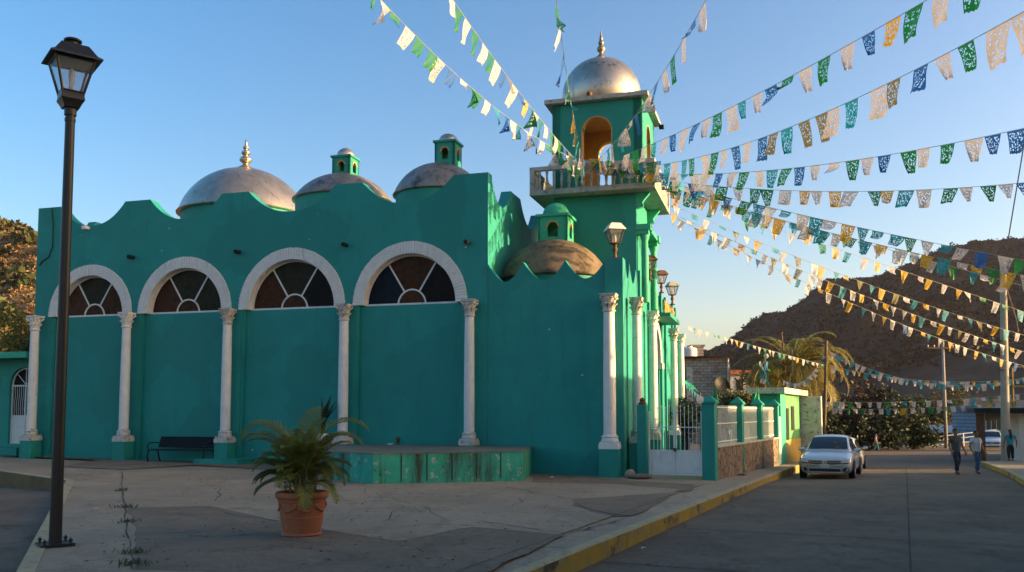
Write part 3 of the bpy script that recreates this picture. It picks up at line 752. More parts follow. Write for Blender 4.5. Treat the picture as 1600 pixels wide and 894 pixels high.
mb = MB(); mb.span(TX0-.24, TX1+.24, TY0-.24, TY1+.24, 12.88, 13.03); mb.build('cornice', M['greyslab'], tower)
mb = MB(); prof = [(1.38, 13.03)]+[(1.47*math.cos(a), 13.62+1.45*math.sin(a)) for a in [R(-20+110*q/26) for q in range(26)]]+[(.001, 15.07)]
mb.lathe(prof, (tc[0]-.12, tc[1], 0), 56); td = mb.build('tower_dome', M['silver'], tower, smooth=True, angle=50)
p = [(.30,0),(.27,.06),(.14,.13),(.075,.2),(.07,.24),(.15,.3),(.16,.36),(.13,.42),(.06,.46),(.10,.5),(.115,.54),(.09,.59),(.05,.63),(.075,.67),(.055,.72),(.04,.78),(.015,.9),(0,1)]
MB().lathe([(r, 15.03+q*1.25) for r, q in p], (tc[0]-.12, tc[1], 0), 18).build('finial', M['goldfin'], tower, smooth=True, angle=60)
# balcony slab, rails, balusters, brackets
BX0, BX1, BY0, BY1 = -3.45, 1.0, 2.93, 7.38
mb = MB(); mb.span(BX0, BX1, BY0, BY1, 9.47, 9.58); mb.build('balcony_slab', M['greyslab'], tower)
mb = MB()
for (x0, x1, y0, y1) in ((BX0, BX1, BY0, BY0+.16), (BX0, BX1, BY1-.16, BY1), (BX0, BX0+.16, BY0+.161, BY1-.161), (BX1-.16, BX1, BY0+.161, BY1-.161)):
    mb.span(x0, x1, y0, y1, 10.35, 10.49); mb.span(x0+.02, x1-.02, y0+.02, y1-.02, 9.581, 9.66)
for x in (BX0+.09, BX1-.09):
    for y in (BY0+.09, BY1-.09): mb.span(x-.085, x+.085, y-.085, y+.085, 9.59, 10.36)
mb.build('balcony_rail', M['greyslab'], tower)
def baluster(x, y):
    MB().lathe([(.055,0),(.055,.05),(.035,.08),(.05,.2),(.058,.3),(.045,.42),(.033,.52),(.05,.58),(.055,.6),(.055,.69)], (x, y, 9.66), 8).build('baluster', M['greyslab'], tower, smooth=True)
for i in range(1, 16):
    x = BX0+.09+(BX1-BX0-.18)*i/16; baluster(x, BY0+.08); baluster(x, BY1-.08)
    y = BY0+.09+(BY1-BY0-.18)*i/16; baluster(BX0+.08, y); baluster(BX1-.08, y)
for y in (TY0+.12, TY1-.3):
    mb = MB(); q = [(TX1-.24, 9.46), (BX1-.25, 9.46), (BX1-.32, 9.36), (TX1+.10, 9.28), (TX1-.02, 9.12), (TX1+.02, 8.98), (TX1-.24, 8.90)]
    mb.plate(q, y-.1, y+.1); mb.build('bracket', M['cupola'], tower)
for x in (TX0+.25, TX1-.45):
    pass
mb = MB()
for y in (TY0+.25, TY1-.65):
    mb.span(TX1-.24, TX1+.26, y-.25, y+.25, 8.14, 8.34); mb.span(TX1-.24, TX1+.18, y-.2, y+.2, 8.0, 8.139)
mb.span(TX1-.24, TX1+.20, TY0+.5, TY1-.9, 8.16, 8.3)
mb.build('entablature', M['cupola'], tower)
for y in (TY0+.25, TY1-.65):
    MB().lathe([(.15,5.6),(.15,6.2),(.125,6.3),(.13,7.0),(.11,7.75),(.16,7.9),(.17,7.99)], (TX1+.02, y, 0), 18).build('tower_column', M['cupola'], tower, smooth=True, angle=40)
mb = MB(); mb.box((TX1+.32, TY1-.2, 12.72), (.18, .16, .14)); mb.box((TX1+.25, TY1-.2, 12.82), (.05,.05,.1)); mb.build('floodlight', M['black'], tower)
mb = MB(); mb.lathe([(.0,0),(.09,.02),(.11,.1),(.07,.17),(0,.19)], (-1.35, TY0-.15, 13.03), 10); mb.build('vent_pot', M['rust'], tower)

# ------------------------------------------------------------------ things round the church
def cpt(x, y, z): return CM @ Vector((x, y, z))
# raised concrete stage against the front
pp = [(-3.6,23.2),(0.3,24.9),(.62,28.05),(-6.35,30.1),(-5.0,24.5)]
st = thing('stage', 'low green concrete stage with mossy panels and dark drip stains against the church front', 'stage', (-2.8, 26.5, z_plaza(-2.8)))
def rel(mb, o):
    mb.v = [tuple(o.matrix_basis.inverted() @ Vector(v)) for v in mb.v]; return mb
mb = MB(); mb.prism(pp, -.6, .66); rel(mb, st).build('stage_body', M['stage'], st)
mb = MB(); cx = sum(p[0] for p in pp)/5; cy = sum(p[1] for p in pp)/5
mb.prism([(cx+(x-cx)*1.008, cy+(y-cy)*1.006) for x, y in pp], .661, .70); rel(mb, st).build('stage_top', M['stagetop'], st)
mb = MB()
for q in range(1, 6):
    a = Vector(pp[0]).lerp(Vector(pp[1]), q/6+.01); n = Vector((.40,-.917))*.012; u = Vector((.917,.40))*.035
    c = a+n*.2; mb.box((c.x, c.y, .3), (.03, .02, .7), 0, math.atan2(.40,.917))
rel(mb, st).build('panel_joint', M['crack'], st)

# street lamp
def square_lantern(s, z0, mi, mg, mb=None):
    pass
def street_lamp(name, label, loc, rz, H, grp=None):
    t = thing(name, label, 'street lamp', loc, rz, grp)
    mb = MB(); mb.box((0,0,.025), (.42,.42,.035)); base = mb.build('base_plate', M['lampiron'], t)
    for sx in (-1,1):
        for sy in (-1,1): MB().lathe([(.016,0),(.016,.03),(.026,.03),(.026,.055),(.010,.055),(.010,.075)], (sx*.16, sy*.16, .04), 8).build('bolt', M['lampiron'], base)
    MB().lathe([(.082,.03),(.078,.6),(.064,H-1.2),(.072,H-1.198),(.072,H-1.15),(.062,H-1.145),(.062,H-1.05)], (0,0,0), 24).build('pole', M['lampiron'], t, smooth=True, angle=40)
    # lantern: socket, flared neck, four glazed sides, hipped hood, chimney
    f = MB(); z = H-1.06
    f.lathe([(.08,z-.05),(.08,z+.06)], (0,0,0), 20)
    def sq(a, zz): return [(-a,-a,zz),(a,-a,zz),(a,a,zz),(-a,a,zz)]
    def frus(mb, lv, mi=0, cap=True):
        vs = []; fs = []
        for a, zz in lv: vs += sq(a, zz)
        for i in range(len(lv)-1):
            for j in range(4): fs.append((4*i+j, 4*i+(j+1)%4, 4*i+4+(j+1)%4, 4*i+4+j))
        if cap: fs += [(3,2,1,0), tuple(4*(len(lv)-1)+j for j in range(4))]
        mb.add(vs, fs, mi)
    frus(f, [(.10,z+.05),(.12,z+.10),(.155,z+.16),(.145,z+.22),(.15,z+.255)])
    zb, zt, a0, a1 = z+.255, z+.72, .15, .262
    for sx, sy in ((-1,-1),(1,-1),(1,1),(-1,1)):
        f.tube([(sx*(a0-.015), sy*(a0-.015), zb), (sx*(a1-.015), sy*(a1-.015), zt)], .02, 6)
    for k in range(4):
        c, s = math.cos(k*PI/2), math.sin(k*PI/2); rot = lambda x, y: (x*c-y*s, x*s+y*c)
        for aa, zz in ((a0, zb+.012), (a1, zt-.012)):
            p, q = rot(-aa+.02, -aa+.012), rot(aa-.02, -aa+.012); f.tube([(p[0],p[1],zz), (q[0],q[1],zz)], .016, 6)
    lf = f.build('lantern_frame', M['lampiron'], t, angle=30)
    h = MB(); frus(h, [(.25,zt-.005),(.335,zt),(.335,zt+.018),(.275,zt+.06),(.175,zt+.215),(.13,zt+.23)])
    h.lathe([(.075,zt+.23),(.075,zt+.29),(.115,zt+.295),(.12,zt+.315),(.10,zt+.33)], (0,0,0), 20); h.build('lantern_hood', M['lampiron'], lf)
    for k in range(4):
        T = Matrix.Rotation(k*PI/2, 4, 'Z'); g = MB(); e = .022
        g.add([T @ Vector(v) for v in ((-a0+e,-a0+.01,zb+.02),(a0-e,-a0+.01,zb+.02),(a1-e,-a1+.01,zt-.02),(-a1+e,-a1+.01,zt-.02))], [(0,1,2,3)]); g.build('pane', M['lampglass'], lf, fix=False)
    MB().lathe([(.02,zb),(.035,zb+.02),(.035,zb+.14),(.028,zb+.16),(.045,zb+.26),(.04,zb+.34),(.0,zb+.38)], (0,0,0), 14).build('bulb', M['white'], lf, smooth=True)
    return t
lp = on(86, 853, -.055)
street_lamp('street_lamp', 'tall black street lamp with a square glazed lantern bolted to the left pavement', (lp.x, lp.y, z_plaza(lp.x)), R(38), 7.08)

# four lanterns on the side parapet
def parapet_lantern(loc, label, m_hood, s=1.0, rz=.2):
    t = thing('parapet_lantern', label, 'lantern', loc, rz, 'lanterns along the church side parapet')
    MB().lathe([(.13*s,0),(.13*s,.03*s),(.07*s,.05*s),(.05*s,.12*s),(.045*s,.2*s),(.075*s,.26*s),(.085*s,.30*s),(.05*s,.36*s),(.06*s,.42*s),(.10*s,.47*s)], (0,0,0), 14).build('stem', M['rust'], t, smooth=True, angle=50)
    f = MB(); zb, zt, a0, a1 = .47*s, .86*s, .12*s, .22*s
    for sx, sy in ((-1,-1),(1,-1),(1,1),(-1,1)): f.tube([(sx*a0, sy*a0, zb), (sx*a1, sy*a1, zt)], .018*s, 6)
    f.box((0,0,zb), (2*a0+.04*s, 2*a0+.04*s, .03*s))
    fr = f.build('lantern_frame', M['rust'], t)
    h = MB(); vs = []
    for a, z in ((a1+.03*s, zt-.005), (a1+.05*s, zt), (a1+.05*s, zt+.02*s), (a1*.72, zt+.19*s), (a1*.62, zt+.21*s), (.05*s, zt+.23*s)): vs += [(-a,-a,z),(a,-a,z),(a,a,z),(-a,a,z)]
    fs = [(4*i+j, 4*i+(j+1)%4, 4*i+4+(j+1)%4, 4*i+4+j) for i in range(5) for j in range(4)]+[(3,2,1,0), (20,21,22,23)]
    h.add(vs, fs); h.build('lantern_hood', m_hood, t)
    for k in range(4):
        T = Matrix.Rotation(k*PI/2, 4, 'Z'); g = MB()
        g.add([T @ Vector(v) for v in ((-a0,-a0,zb),(a0,-a0,zb),(a1,-a1,zt),(-a1,-a1,zt))], [(0,1,2,3)]); g.build('pane', M['lampglass'], fr, fix=False)
    MB().lathe([(.03*s,zb),(.05*s,zb+.1*s),(.04*s,zb+.24*s),(0,zb+.28*s)], (0,0,0), 10).build('bulb', M['white'], fr, smooth=True)
    return t
parapet_lantern(cpt(.08, .18, 6.56), 'largest parapet lantern with a pale hood, on the front corner block of the wing', M['white'], 1.05)
parapet_lantern(cpt(.46, 5.5, 6.63), 'small peaked dark lantern behind the corner lantern, second from the church corner', M['rust'], .86)
parapet_lantern(cpt(.44, 9.1, 6.63), 'third lantern from the church corner, brown hood, above the doorway', M['rust'], .86)
parapet_lantern(cpt(.42, 13.3, 6.63), 'grey hooded lantern at the far end of the side parapet', M['greyslab'], .98)

# terracotta pot and the palm in it
pc = on(471, 836, -.10); pl = Vector((pc.x, pc.y, z_plaza(pc.x)+.004))
pot = thing('terracotta_pot', 'large round terracotta pot with a moulded swag, standing on the open plaza', 'flower pot', pl)
mb = MB(); mb.lathe([(.285,0),(.30,.01),(.30,.03),(.285,.045),(.318,.26),(.326,.262),(.329,.275),(.320,.285),(.352,.505),(.36,.51),(.365,.53),(.36,.548),(.385,.556),(.398,.58),(.40,.61),(.392,.64),(.375,.652),(.345,.648),(.335,.6),(.335,.52)], (0,0,0), 56, cap=False)
mb.lathe([(0,.0),(.285,0)], (0,0,0), 40, cap=False)
pb = mb.build('pot_body', M['terracotta'], pot, smooth=True, angle=45)
for k in range(7):
    mb = MB(); a0 = 2*PI*k/7+.2; pts = []
    for q in range(11):
        a = a0+2*PI/7*q/10; u = abs(q-5)/5; z = .375+.075*u*u; r_ = .292+.10*(z-.0)*.92
        pts.append((math.cos(a)*(.288+.118*z+.008), math.sin(a)*(.288+.118*z+.008), z))
    mb.tube(pts, [.010+.012*(1-abs(q-5)/5) for q in range(11)], 7)
    a = a0; z = .455; rr = .288+.118*z+.008
    mb.lathe([(0,-.045),(.018,-.04),(.026,-.01),(.026,.02),(.016,.04),(0,.045)], (math.cos(a)*rr, math.sin(a)*rr, z), 8, cap=False)
    mb.build('swag', M['terracotta'], pb, smooth=True)
MB().lathe([(.001,.545),(.334,.53)], (0,0,0), 30, cap=False).build('soil', M['soil'], pot)
def frond(mb, base, az, length, rise, droop, leaf, mi=0, n=34, vee=.45, wid=.022, twist=0):
    """arching rachis with paired leaflets"""
    h = Vector((math.cos(az), math.sin(az), 0)); pts = []; p = Vector(base); el = rise; ds = length/n
    for i in range(n+1):
        pts.append(p.copy()); p = p+(h*math.cos(el)+Vector((0,0,1))*math.sin(el))*ds; el -= droop/n*(.35+1.3*i/n)
    mb.tube(pts, [max(.003, .013*length*(1-i/n*.85)) for i in range(n+1)], 5, 1)
    side = Vector((-h.y, h.x, 0))
    for i in range(int(n*.16), n+1):
        t = i/n; L = leaf*(math.sin(PI*min(1, .12+.88*(t**.8)))**.6)*random.uniform(.85, 1.1)
        if t > .9: L *= .7
        d = (pts[min(i+1, n)]-pts[max(i-1, 0)]).normalized(); up = side.cross(d).normalized()*-1
        if up.z < 0: up = -up
        for s in (-1, 1):
            o = (side*s*math.cos(vee)+up*math.sin(vee)*.8+d*random.uniform(.55,.95)).normalized()
            a = pts[i]; q = a+o*L*.55+Vector((0,0,-.02*L)); e = a+o*L+Vector((0,0,-.28*L*random.uniform(.6,1.4)))
            wv = d*wid*random.uniform(.8,1.2)
            mb.add([a-wv*.5, a+wv*.5, q+wv, q-wv*.9, e], [(0,1,2,3),(3,2,4)], mi)
palm = thing('potted_palm', 'bushy areca palm with arching yellow green fronds, growing in the terracotta pot', 'palm', pl+Vector((0,0,.54)))
rnd = random.Random(3); st_ = random.getstate(); random.seed(11)
stems = []
for k in range(13):
    a = rnd.uniform(0, 6.28); r_ = rnd.uniform(.02, .2); stems.append((Vector((math.cos(a)*r_, math.sin(a)*r_, 0)), a))
mb = MB()
for b, a in stems:
    e = b+Vector((math.cos(a)*.09, math.sin(a)*.09, rnd.uniform(.35,.65))); mb.tube([b-Vector((0,0,.02)), (b+e)/2, e], [.018,.016,.012], 6)
mb.build('cane', M['cane'], palm, smooth=True)
dirs = [(PI*.98, 1.35, 1.46, 2.9, .36), (PI*1.0, 1.15, 1.15, 2.2, .30), (.10, 1.35, 1.42, 2.5, .36), (-.05, 1.1, 1.2, 2.3, .30), (1.4, 1.1, 1.5, 1.2, .32), (-1.3, .9, 1.4, 1.9, .3), (PI*.9, .75, .65, 1.7, .28), (.5, .85, 1.2, 1.6, .25), (2.3, .85, 1.25, 1.5, .25), (PI*1.12, .8, 1.0, 2.2, .28)]
for i in range(60):
    a = i*2.39996+rnd.uniform(-.3,.3)
    dirs.append((a, rnd.uniform(.6,1.05), rnd.uniform(.95,1.5), rnd.uniform(.8,1.7), rnd.uniform(.22,.32)) if i % 10 < 6 else (a, rnd.uniform(.5,.85), rnd.uniform(.1,.9), rnd.uniform(1.2,2.3), rnd.uniform(.2,.3)))
for i, (a, L, rise, droop, leaf) in enumerate(dirs):
    mb = MB(); b = Vector((math.cos(a)*.10, math.sin(a)*.10, rnd.uniform(.10,.5) if i > 7 else .5))
    frond(mb, b, a, L*(1.0 if i < 8 else .92), rise, droop, leaf*1.0, 0, 60, .55, .008)
    mb.build('frond', [M['palmleaf'] if i % 3 or i < 8 else M['palmdark'], M['cane']], palm, fix=False)
random.setstate(st_)

# bench against the front
bx = cpt(-15.1, -.55, 0)
bench = thing('park_bench', 'black cast iron bench with a lattice back against the church front', 'bench', (bx.x, bx.y, z_plaza(bx.x)+.004), ANG)
W2 = 1.14
mb = MB()
for i in range(7): y = -.30+.075*i; mb.span(-W2, W2, y-.026, y+.026, .43-.008*abs(i-3), .455-.008*abs(i-3))
mb.build('seat', M['black'], bench)
mb = MB(); y0, y1 = .20, .36
for z in (.52, .86): u = (z-.45)/.42; mb.tube([(-W2, y0+(y1-y0)*u, z), (W2, y0+(y1-y0)*u, z)], .022, 6)
n = 40
for i in range(-5, n+1):
    for s in (-1, 1):
        xa = -W2+2*W2*i/n; xb = xa+2*W2*5/n
        if s < 0: xa, xb = xb, xa
        ca, cb = max(-W2, min(W2, xa)), max(-W2, min(W2, xb))
        if abs(ca-cb) < .05: continue
        ta, tb = ((ca-xa)/(xb-xa), (cb-xa)/(xb-xa)); za, zb_ = .53+.32*ta, .53+.32*tb
        f_ = lambda z: y0+(y1-y0)*(z-.45)/.42
        mb.tube([(ca, f_(za), za), (cb, f_(zb_), zb_)], .017, 4)
mb.build('backrest', M['black'], bench)
for s in (-1, 1):
    x = s*W2
    for (p0, p1, p2) in (((x,-.30,.43),(x,-.36,.2),(x,-.30,0)), ((x,.18,.43),(x,.24,.2),(x,.34,0))):
        MB().tube([p0,p1,p2], .026, 6).build('leg', M['black'], bench)
    MB().tube([(x,-.30,.44),(x,-.36,.55),(x,-.28,.66),(x,-.05,.68),(x,.2,.66),(x,.27,.68)], .022, 6).build('armrest', M['black'], bench)

# plants on the stage
q = cpt(-9.55, -.75, .70)
pt = thing('white_planter', 'small white planter beside the column base on the stage', 'flower pot', q)
MB().lathe([(.14,0),(.19,.30),(.205,.31),(.205,.36),(.18,.36),(.165,.28)], (0,0,0), 20, cap=False).build('pot_body', M['white'], pt, smooth=True, angle=40); MB().lathe([(.001,.31),(.172,.30)], (0,0,0), 16, cap=False).build('soil', M['soil'], pt)
ag = thing('planter_plant', 'dark upright leafy plant in the small white planter by the column', 'plant', q+Vector((0,0,.3)))
for i in range(14):
    a = random.uniform(0,6.28); mb = MB(); p = []; e = random.uniform(.05,.35); L = random.uniform(.8,1.35); lean = Vector((.25,0,0))
    for k in range(9):
        u = k/8; p.append(Vector((math.cos(a)*e*u*u, math.sin(a)*e*u*u, L*u))+lean*u*u)
    vs = []; fs = []; sd_ = Vector((-math.sin(a), math.cos(a), 0))
    for k in range(9):
        ww = .075*math.sin(PI*(.12+.86*k/8)); vs += [p[k]-sd_*ww, p[k]+sd_*ww]
    for k in range(8): fs.append((2*k,2*k+1,2*k+3,2*k+2))
    mb.add(vs, fs); mb.build('leaf', M['leafdark'], ag, fix=False)
q = cpt(-7.0, -.35, .705)
we = thing('dry_weed', 'small orange dried weed sprouting at the foot of the wall on the stage', 'weed', q)
mb = MB()
for i in range(22):
    a = random.uniform(0,6.28); L = random.uniform(.12,.34); e = random.uniform(.04,.18); s_ = Vector((-math.sin(a), math.cos(a), 0))*.012
    m_ = Vector((math.cos(a)*e*.5, math.sin(a)*e*.5, L*.7)); t_ = Vector((math.cos(a)*e, math.sin(a)*e, L)); mb.add([-s_, s_, m_+s_*1.6, m_-s_*1.6, t_], [(0,1,2,3),(3,2,4)])
mb.build('leaf', M['palmgold'], we, fix=False)
q = cpt(-7.25, -.42, .705)
mb = MB(); mb.lathe([(.05,0),(.10,.05),(.105,.05),(.055,-.002+.004)], (0,0,0), 16, cap=False); o = mb.build('bowl', M['white'], None, smooth=True); o.location = q; tag(o, 'small white bowl beside the orange weed on the stage', 'bowl')
# rubble by the corner pedestal
q = cpt(.62, -.62, 0)
def rock(name, label, loc, s, m):
    bm = bmesh.new(); bmesh.ops.create_icosphere(bm, subdivisions=2, radius=1)
    for v in bm.verts: v.co *= 1+.22*noise.noise(v.co*1.7+Vector((loc[0]*3, 0, 0)))
    for v in bm.verts: v.co = Vector((v.co.x*s[0], v.co.y*s[1], (v.co.z+.8)*s[2]))
    me = bpy.data.meshes.new(name); bm.to_mesh(me); bm.free(); me.materials.append(m); me.shade_smooth()
    o = bpy.data.objects.new(name, me); col.objects.link(o); o.location = loc; return tag(o, label, 'stone')
rock('stone', 'pale rounded stone at the foot of the corner column pedestal', (q.x, q.y, z_plaza(q.x)), (.16,.15,.15), M['walk'])
q2 = cpt(.95, -.75, 0); rock('stone', 'flat brown broken stone lying beside the pale round one near the gate pillar', (q2.x, q2.y, z_plaza(q2.x)), (.34,.2,.09), M['darkpatch'])
for i, (px, py, lb) in enumerate([(862,744,'scrap of white litter on the plaza below the wing wall'), (1005,859,'scrap of white litter on the road below the yellow kerb'), (150,802,'pale paper scrap on the left pavement near the lamp foot')]):
    z = -.45 if i == 1 else -.1; q = on(px, py, z); mb = MB()
    zz = (z_road(q.x,q.y) if i == 1 else z_plaza(q.x))+.01
    vs = [(random.uniform(-.07,.07), random.uniform(-.05,.05), random.uniform(0,.05)) for _ in range(7)]; mb.add(vs, [(0,1,2),(2,1,3),(3,4,2),(4,5,6)])
    o = mb.build('litter', M['white'], None, fix=False); o.location = (q.x, q.y, zz); tag(o, lb, 'litter')

# weeds in the pavement seam
for (px, py, n, s_, lb) in [(191, 772, 40, .16, 'farthest grass tuft in the left pavement seam'), (195, 797, 60, .22, 'flat grass tuft in the left pavement seam, second from the far end'), (199, 819, 46, .2, 'round grass tuft midway along the left pavement seam'), (208, 866, 50, .2, 'grass tuft in the left pavement seam level with the lamp foot'), (207, 884, 70, .26, 'widest grass tuft at the near end of the left pavement seam')]:
    q = on(px, py, -.08); mb = MB()
    for i in range(n):
        a = random.uniform(0,6.28); b = Vector((random.gauss(0,s_*.45), random.gauss(0,s_*.35), 0)); L = random.uniform(.03,.09); e = Vector((math.cos(a)*L*.9, math.sin(a)*L*.9, L)); sd_ = Vector((-math.sin(a), math.cos(a), 0))*.006
        mb.add([b-sd_, b+sd_, b+e*.6+sd_, b+e*.6-sd_, b+e], [(0,1,2,3),(3,2,4)])
    o = mb.build('grass_tuft', M['leafmid'], None, fix=False); o.location = (q.x, q.y, z_plaza(q.x)+.004); tag(o, lb, 'weed', 'weeds in the pavement seam')

# ------------------------------------------------------------------ gate and fence
GA = Vector((4.02, 27.25)); GB = Vector((5.88, 26.42)); gdir = (GB-GA).normalized(); gang = math.atan2(gdir.y, gdir.x)
zg = -.22
def pillar(loc, w_, h, label, cap, rz, name='gate_pillar', cat='pillar', grp=None):
    t = thing(name, label, cat, loc, rz, grp)
    MB().span(-w_/2, w_/2, -w_/2, w_/2, -.4, h).build('shaft', M['teal2'], t)
    c = MB()
    if cap == 'pyramid':
        a = w_/2+.04; c.span(-a, a, -a, a, h+.001, h+.05); c.add([(-a,-a,h+.05),(a,-a,h+.05),(a,a,h+.05),(-a,a,h+.05),(0,0,h+.27)], [(0,1,4),(1,2,4),(2,3,4),(3,0,4)])
    else:
        c.lathe([(.12,h+.001),(.13,h+.05),(.08,h+.09),(.10,h+.15),(.05,h+.2),(0,h+.22)], (0,0,0), 10)
    c.build('pillar_cap', M['teal2'] if cap == 'pyramid' else M['rust'], t)
    return t
pillar((GA.x-.02, GA.y, zg), .28, 2.22, 'slim teal gate pillar with a rusty knob, against the church corner', 'knob', gang)
fd = Vector((.4415, .8972)); F0 = Vector((5.86, 26.42)); fang = math.atan2(fd.y, fd.x)-PI/2
def gate():
    t = thing('metal_gate', 'white metal double gate with rusty sheet foot and open bars', 'gate', (GA.x, GA.y, zg), gang)
    Lg = (GB-GA).length; x0, x1 = .16, Lg-.24; xm = (x0+x1)/2
    for a, b in ((x0, xm-.01), (xm+.01, x1)):
        f = MB()
        f.span(a, b, -.018, .018, .80, .85); f.span(a, b, -.018, .018, .10, .15); f.span(a, a+.04, -.018, .018, .151, 2.02); f.span(b-.04, b, -.018, .018, .151, 2.02); f.span(a+.04, b-.04, -.014, .014, 1.52, 1.55)
        lf = f.build('gate_leaf', M['white'], t)
        s = MB(); s.span(a+.04, b-.04, -.006, .006, .16, .80); s.span(a+.04, b-.04, -.012, .012, .30, .325); s.build('sheet_panel', M['white'], lf)
        n = 6
        for i in range(1, n):
            x = a+.04+(b-a-.08)*i/n; q = MB(); q.tube([(x,0,.85),(x,0,2.08+.05*(i % 2))], .010, 6); q.lathe([(.0,-.05),(.02,-.02),(.02,.0),(0,.05)], (x,0,2.12+.05*(i % 2)), 6, cap=False); q.build('bar', M['white'], lf)
    MB().box((xm, -.03, .86), (.09, .05, .10)).build('padlock', M['rust'], t)
gate()
fence = thing('fence', 'low stone wall with teal pyramid capped piers and white railings along the pavement', 'fence', (F0.x, F0.y, zg), fang)
S = [0, 3.95, 7.4, 10.85]            # pier centres along the fence
mb = MB(); mb.span(-.17, .17, .24, 10.9, -.7, .93); mb.build('stone_wall', M['stone'], fence)
mb = MB(); mb.span(-.20, .20, .24, 10.62, .931, .985); mb.build('wall_coping', M['dirtywhite'], fence)
for i, s in enumerate(S):
    w_ = .38 if i == 0 else .34; sh = MB(); z0 = -.6 if i == 0 else .986
    sh.span(-w_/2, w_/2, s-w_/2, s+w_/2, -.6, 2.25); po = sh.build('pier', M['teal2'], fence)
    c = MB(); a = w_/2+.05; c.span(-a, a, s-a, s+a, 2.251, 2.30); c.add([(-a,s-a,2.30),(a,s-a,2.30),(a,s+a,2.30),(-a,s+a,2.30),(0,s,2.52)], [(0,1,4),(1,2,4),(2,3,4),(3,0,4)]); c.build('pier_cap', M['teal2'], po)
for a, b in zip(S, S[1:]):
    f = MB(); y0, y1 = a+.24, b-.20
    for z in (1.06, 1.62, 2.12): f.span(-.02, .02, y0, y1, z, z+.035)
    rl = f.build('railing', M['white'], fence); n = 22
    for i in range(n):
        y = y0+(y1-y0)*(i+.5)/n; MB().tube([(0,y,1.0),(0,y,2.2)], .011, 5).build('bar', M['white'], rl)
# green pennants by the pier caps
def pennant(loc, h, w_, label, lean, m):
    t = thing('pennant', label, 'flag', loc, .3); MB().tube([(0,0,-.5),(0,0,h*1.05)], .012, 6).build('stick', M['wood'], t)
    mb = MB(); n = 10; vs = []; fs = []
    for i in range(n+1):
        u = i/n; z = h*(1-u); ww = w_*u**1.1
        for j in range(7):
            v = j/6-.5; vs.append((v*2*ww*.5+lean*u*.2, .05*math.sin(v*9+u*4)*u, z-(.10*abs(v) if i == n else 0)))
    for i in range(n):
        for j in range(6): a = i*7+j; fs.append((a,a+1,a+8,a+7))
    mb.add(vs, fs); o = mb.build('cloth', m, t, fix=False, smooth=True); return t
FM = Matrix.Translation((F0.x, F0.y, zg)) @ Matrix.Rotation(fang, 4, 'Z')
pennant(FM @ Vector((.05, .45, 2.3)), .58, .30, 'folded dark green pennant standing behind the nearest fence pier', .2, M['tarp'])
MB_ = MB(); MB_.lathe([(.001,-.01),(.12,0),(.12,.012),(.001,.02)], (0,0,0), 18, cap=False); o = MB_.build('paper_rosette', M['white'], None); o.location = FM @ Vector((-.20, -.29, 2.36)); o.rotation_euler = (PI/2, 0, .2); tag(o, 'round white paper rosette pinned at the cap of the nearest fence pier', 'decoration')
pennant(FM @ Vector((.0, 7.55, 2.4)), .55, .32, 'bright green pennant on the third fence pier', -.3, M['tarp'])

# ------------------------------------------------------------------ leafy things
def leaves(mb, centres, n, size, mi=(0,), flat=.0):
    """n leaf-sized faces through the volume of the given blobs (centre, radii)"""
    tot = sum(r[0]*r[1]*r[2] for _, r in centres)**1.0
    for c, r in centres:
        k = max(6, int(n*(r[0]*r[1]*r[2])/tot)); base = random.choice(mi)
        # twigs of leaves: each sprig gathers several leaves, so light and dark clumps form
        for q in range(max(2, k//7)):
            d = Vector((random.gauss(0,1), random.gauss(0,1), random.gauss(0,1))).normalized()*(random.random()**.42)
            s = Vector((c[0]+d.x*r[0], c[1]+d.y*r[1], c[2]+d.z*r[2])); m_ = random.choice(mi) if random.random() < .5 else base
            for j in range(7):
                p = s+Vector((random.gauss(0,1), random.gauss(0,1), random.gauss(0,1)))*size*1.1
                a = Vector((random.gauss(0,1), random.gauss(0,1), random.gauss(0,.6))).normalized(); b = a.cross(Vector((random.gauss(0,1), random.gauss(0,1), random.gauss(0,1)))).normalized()
                L = size*random.uniform(.6,1.3); W_ = L*.42
                mb.add([p-a*L, p+b*W_, p+a*L, p-b*W_], [(0,1,2,3)], m_)
def blobs(rad, n, flat=.8, zc=0, seed=0):
    rr = random.Random(seed); out = []
    for i in range(n):
        a = rr.uniform(0, 6.28); u = rr.random()**.6; z = rr.uniform(-.6, .85)
        k = math.sqrt(max(.1, 1-z*z)); s = rr.uniform(.28, .5)
        out.append(((math.cos(a)*rad*u*k*.8, math.sin(a)*rad*u*k*.8, zc+z*rad*flat*.8), (rad*s, rad*s, rad*s*.75)))
    return out
def tree(name, label, cat, loc, h, rad, mats, n=1800, size=.12, flat=.8, trunk=.1, nb=11, seed=1, group=None, low=False):
    t = thing(name, label, cat, loc, 0, group)
    zc = h*.5 if low else h-rad*flat*.95
    if low: flat = h/rad*.62
    tr = MB(); bl = blobs(rad, nb, flat, zc, seed)
    tr.tube([(0,0,-.4), (.04*rad,0,zc*.4), (-.03*rad,.03*rad,zc*.75), (0,0,zc)], [trunk*1.3, trunk, trunk*.8, trunk*.5], 7)
    for c, r in bl[:7]: tr.tube([(0,0,max(0,zc*.55)), (c[0]*.5,c[1]*.5,(c[2]+zc*.6)*.5), c], [trunk*.5, trunk*.3, trunk*.12], 5)
    tr.build('trunk', M['bark'], t)
    mb = MB(); leaves(mb, bl, n, size, tuple(range(len(mats)))); mb.build('crown', mats, t, fix=False)
    return t
zg_ = lambda x, y: z_road(x, y)
LD, LM_, LY, LR = M['leafdark'], M['leafmid'], M['leafyellow'], M['leafred']
def put(px, d): x = (px-800)/FL*d; return x
